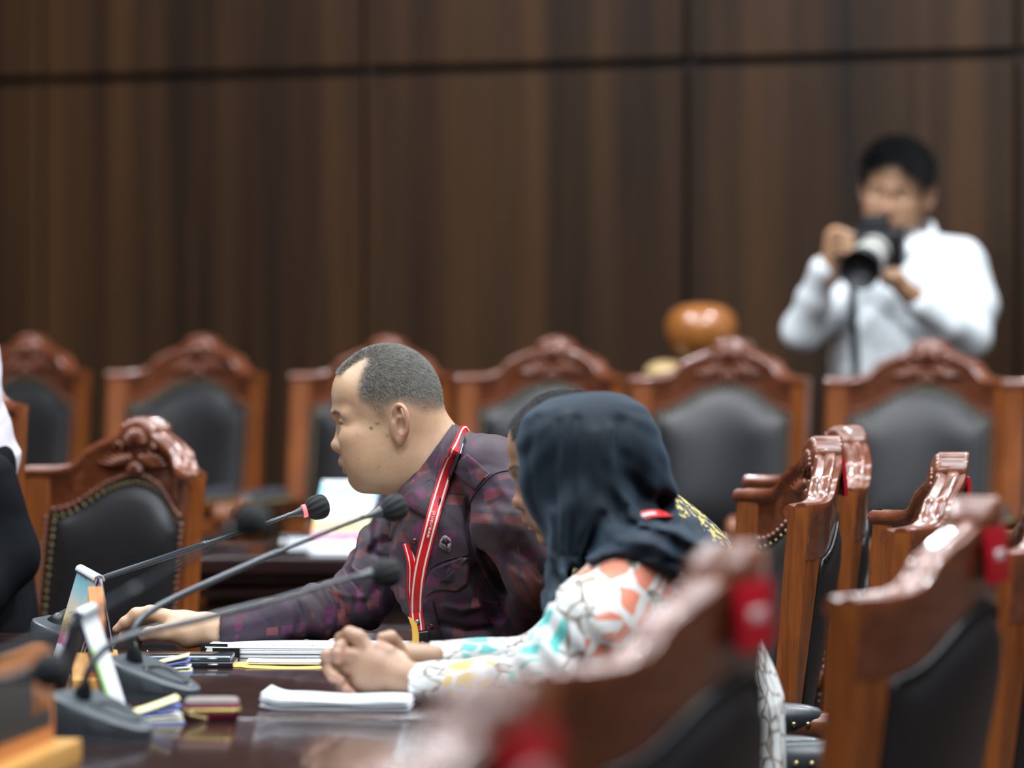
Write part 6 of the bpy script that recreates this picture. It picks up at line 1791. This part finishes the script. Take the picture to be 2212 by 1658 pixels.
# yellow envelope with loose sheets on it
env = thing('envelope', 'yellow manila envelope with its end curled up, lying in front of the clipped bundle', 'envelope', on_table(690, 1382), math.radians(-2))
bm = B(); rows = []
for j in range(9):
    y = -0.045 + 0.10 * j / 8
    rows.append([(x, y * (1 if x > -0.12 else 0.7), 0.0012 + 0.0010 * math.sin(x * 40) + 0.003 * max(0, (-0.13 - x) / 0.03) * (1 - abs(y) / 0.06)) for x in np.linspace(-0.158, 0.15, 26)])
grid_surface(bm, rows); from_bm('envelope_body', bm, M['envelope'], env).modifiers.new('t', 'SOLIDIFY').thickness = 0.0018
bm = B(); oo = [(881, 1331), (893, 1337), (901, 1350), (905, 1372), (905, 1402), (884, 1402), (891, 1380), (890, 1355)]
eL = env.matrix_basis.inverted(); rows = []
for dy in (0.0, 0.0015): rows.append([eL @ (Pz(x, 1368, 0) + Vector((0, dy, CZ - (y - HY) / 1368 ))) for x, y in oo])
vv = grid_surface(bm, rows, True); bm.faces.new(vv[0]); bm.faces.new(vv[-1]); from_bm('curled_flap', bm, M['envelope'], env, False)
sheet_stack('document', 'white sheet resting on the yellow envelope, left of the clasped hands', 'document', on_table(668, 1378) + Vector((0, 0, 0.0042)), (0.19, 0.050), -1, M['paper_warm'], 2, 0.0008, 0.001, jit=0.003)
sheet_stack('document', 'curled white sheaf of papers under the clasped hands of the woman', 'document', on_table(730, 1535), (0.205, 0.105), -4, M['paper'], 7, 0.0014, 0.010, gap=0.0020, jit=0.004)
sheet_stack('paper_slip', 'pale yellow paper slip under the wrist of the man in plum', 'paper', on_table(358, 1342), (0.052, 0.035), 8, M['paper_warm'], 1, 0.0006, 0.006)
# phones
for k, (mt, lab) in enumerate((('phone_dark', 'dark phone lying below the steel-rimmed phone near the second microphone base'), ('phone', 'steel-rimmed phone stacked on top of the dark phone'))):
    ph = thing('smartphone', lab, 'phone', on_table(404 - 3 * k, 1380) + Vector((0, 0.0, 0.0002 + 0.0092 * k)), math.radians(-1.5 + k))
    bm = B(); box(bm, (0, 0, 0.0045), (0.152 - 0.004 * k, 0.074, 0.0086), bev=0.0038, seg=4); bdy = from_bm('phone_body', bm, M[mt], ph)
    bm = B(); box(bm, (0, 0, 0.0089), (0.146, 0.069, 0.0005), bev=0.0002, seg=1); from_bm('phone_screen', bm, M['phone_dark'], ph)
    bm = B(); box(bm, (0.045, -0.0372, 0.0048), (0.016, 0.001, 0.0022)); from_bm('side_button', bm, M['silver'], ph)
# sticky-note pads
def notes(label, px, s, rz, fan):
    root = thing('sticky_notes', label, 'notes', on_table(px, s), math.radians(rz), 'fanned sticky notes')
    for k in range(5):
        bm = B(); rows = []; lift = 0.0 if k < 2 else (k - 1) * fan
        for j in range(5):
            y = (j / 4 - 0.5) * 0.048
            rows.append([(-0.036 + 0.072 * i / 10 - k * 0.0015, y + k * 0.002, 0.0012 + k * 0.0026 + lift * (i / 10) ** 1.3 * (1.0 if k != 2 else 0.6)) for i in range(11)])
        grid_surface(bm, rows); o = from_bm('note_pad', bm, M[('blue_note', 'yellow_note', 'paper', 'blue_note', 'yellow_note')[k]], root); o.modifiers.new('t', 'SOLIDIFY').thickness = 0.0020
notes('fanned yellow and blue sticky notes between the second microphone base and the phones', 366, 1404, 3, 0.005)
notes('fanned yellow and blue sticky notes beside the nearest microphone base', 338, 1592, 12, 0.007)
# key wallet
kw = thing('zip_wallet', 'small magenta zip wallet with grey top lying on the polished table', 'wallet', on_table(458, 1578), math.radians(4))
def rr_outline(w_, l_, r, n=6):
    o = []
    for cx_, cy_, a0_ in ((w_ / 2 - r, l_ / 2 - r, 0), (-w_ / 2 + r, l_ / 2 - r, PI / 2), (-w_ / 2 + r, -l_ / 2 + r, PI), (w_ / 2 - r, -l_ / 2 + r, 1.5 * PI)):
        o += [(cx_ + r * math.cos(a0_ + PI / 2 * k / n), cy_ + r * math.sin(a0_ + PI / 2 * k / n)) for k in range(n + 1)]
    return o
ol = rr_outline(0.076, 0.056, 0.014)
def loftw(name, lv, mat, par):
    bm = B(); vv = grid_surface(bm, [[(x * f, y * f, z) for x, y in ol] for z, f in lv], True); bm.faces.new(vv[0]); bm.faces.new(vv[-1]); return from_bm(name, bm, mat, par)
wb = loftw('wallet_body', [(0.0, 0.90), (0.003, 0.985), (0.009, 1.0), (0.018, 1.0), (0.021, 0.99)], M['wallet_red'], kw)
loftw('felt_top', [(0.0205, 0.985), (0.024, 0.965), (0.0265, 0.90), (0.0275, 0.6)], M['wallet_grey'], kw)
zp = loftw('zip', [(0.0095, 1.0), (0.0100, 1.03), (0.0145, 1.03), (0.0150, 1.0)], M['zip_gold'], kw)
bm = B(); box(bm, (-0.028, -0.0305, 0.011), (0.009, 0.006, 0.008), bev=0.002); box(bm, (-0.018, -0.034, 0.0045), (0.026, 0.004, 0.005), rot=(0, 0.25, 0.12), bev=0.0012); from_bm('zip_pull', bm, M['brass'], zp)
# ---------------------------------------------------------------- turned post with ball
pp = P(1515, HY, 775); ps_ = thing('wooden_post', 'glossy round wooden ball on a turned post behind the far chairs', 'post', (pp.x, pp.y, TIER))
def zz(py): return CZ - (py - HY) / 775.0 - TIER
bm = B(); rb = 0.102; zc = zz(716); lathe(bm, [(0.03, zc - 0.078), (0.055, zc - 0.070), (0.082, zc - 0.050), (0.098, zc - 0.022), (0.103, zc + 0.008), (0.099, zc + 0.034), (0.086, zc + 0.056), (0.062, zc + 0.072), (0.032, zc + 0.079), (0.0, zc + 0.080)], 40); from_bm('ball_top', bm, M['post_wood'], ps_)
bm = B(); zb_ = zc - 0.078; lathe(bm, [(0.10, 0.0), (0.11, 0.02), (0.10, 0.05), (0.07, 0.08), (0.05, 0.15), (0.06, 0.4), (0.05, zb_ - 0.18), (0.075, zb_ - 0.10), (0.06, zb_ - 0.06), (0.035, zb_ - 0.03), (0.045, zb_)], 28); from_bm('turned_shaft', bm, M['post_wood'], ps_)
bm = B(); cxp = (1438 - 1515) / 775.0; ball(bm, (cxp, -0.02, zz(805)), (0.062, 0.05, 0.036), 20, 12); tube(bm, [(cxp, -0.02, zz(805)), (cxp * 0.55, 0, zz(796)), (0, 0, zz(800))], [0.03, 0.022, 0.03], 12, 4); from_bm('pale_handle', bm, M['pale_wood'], ps_)
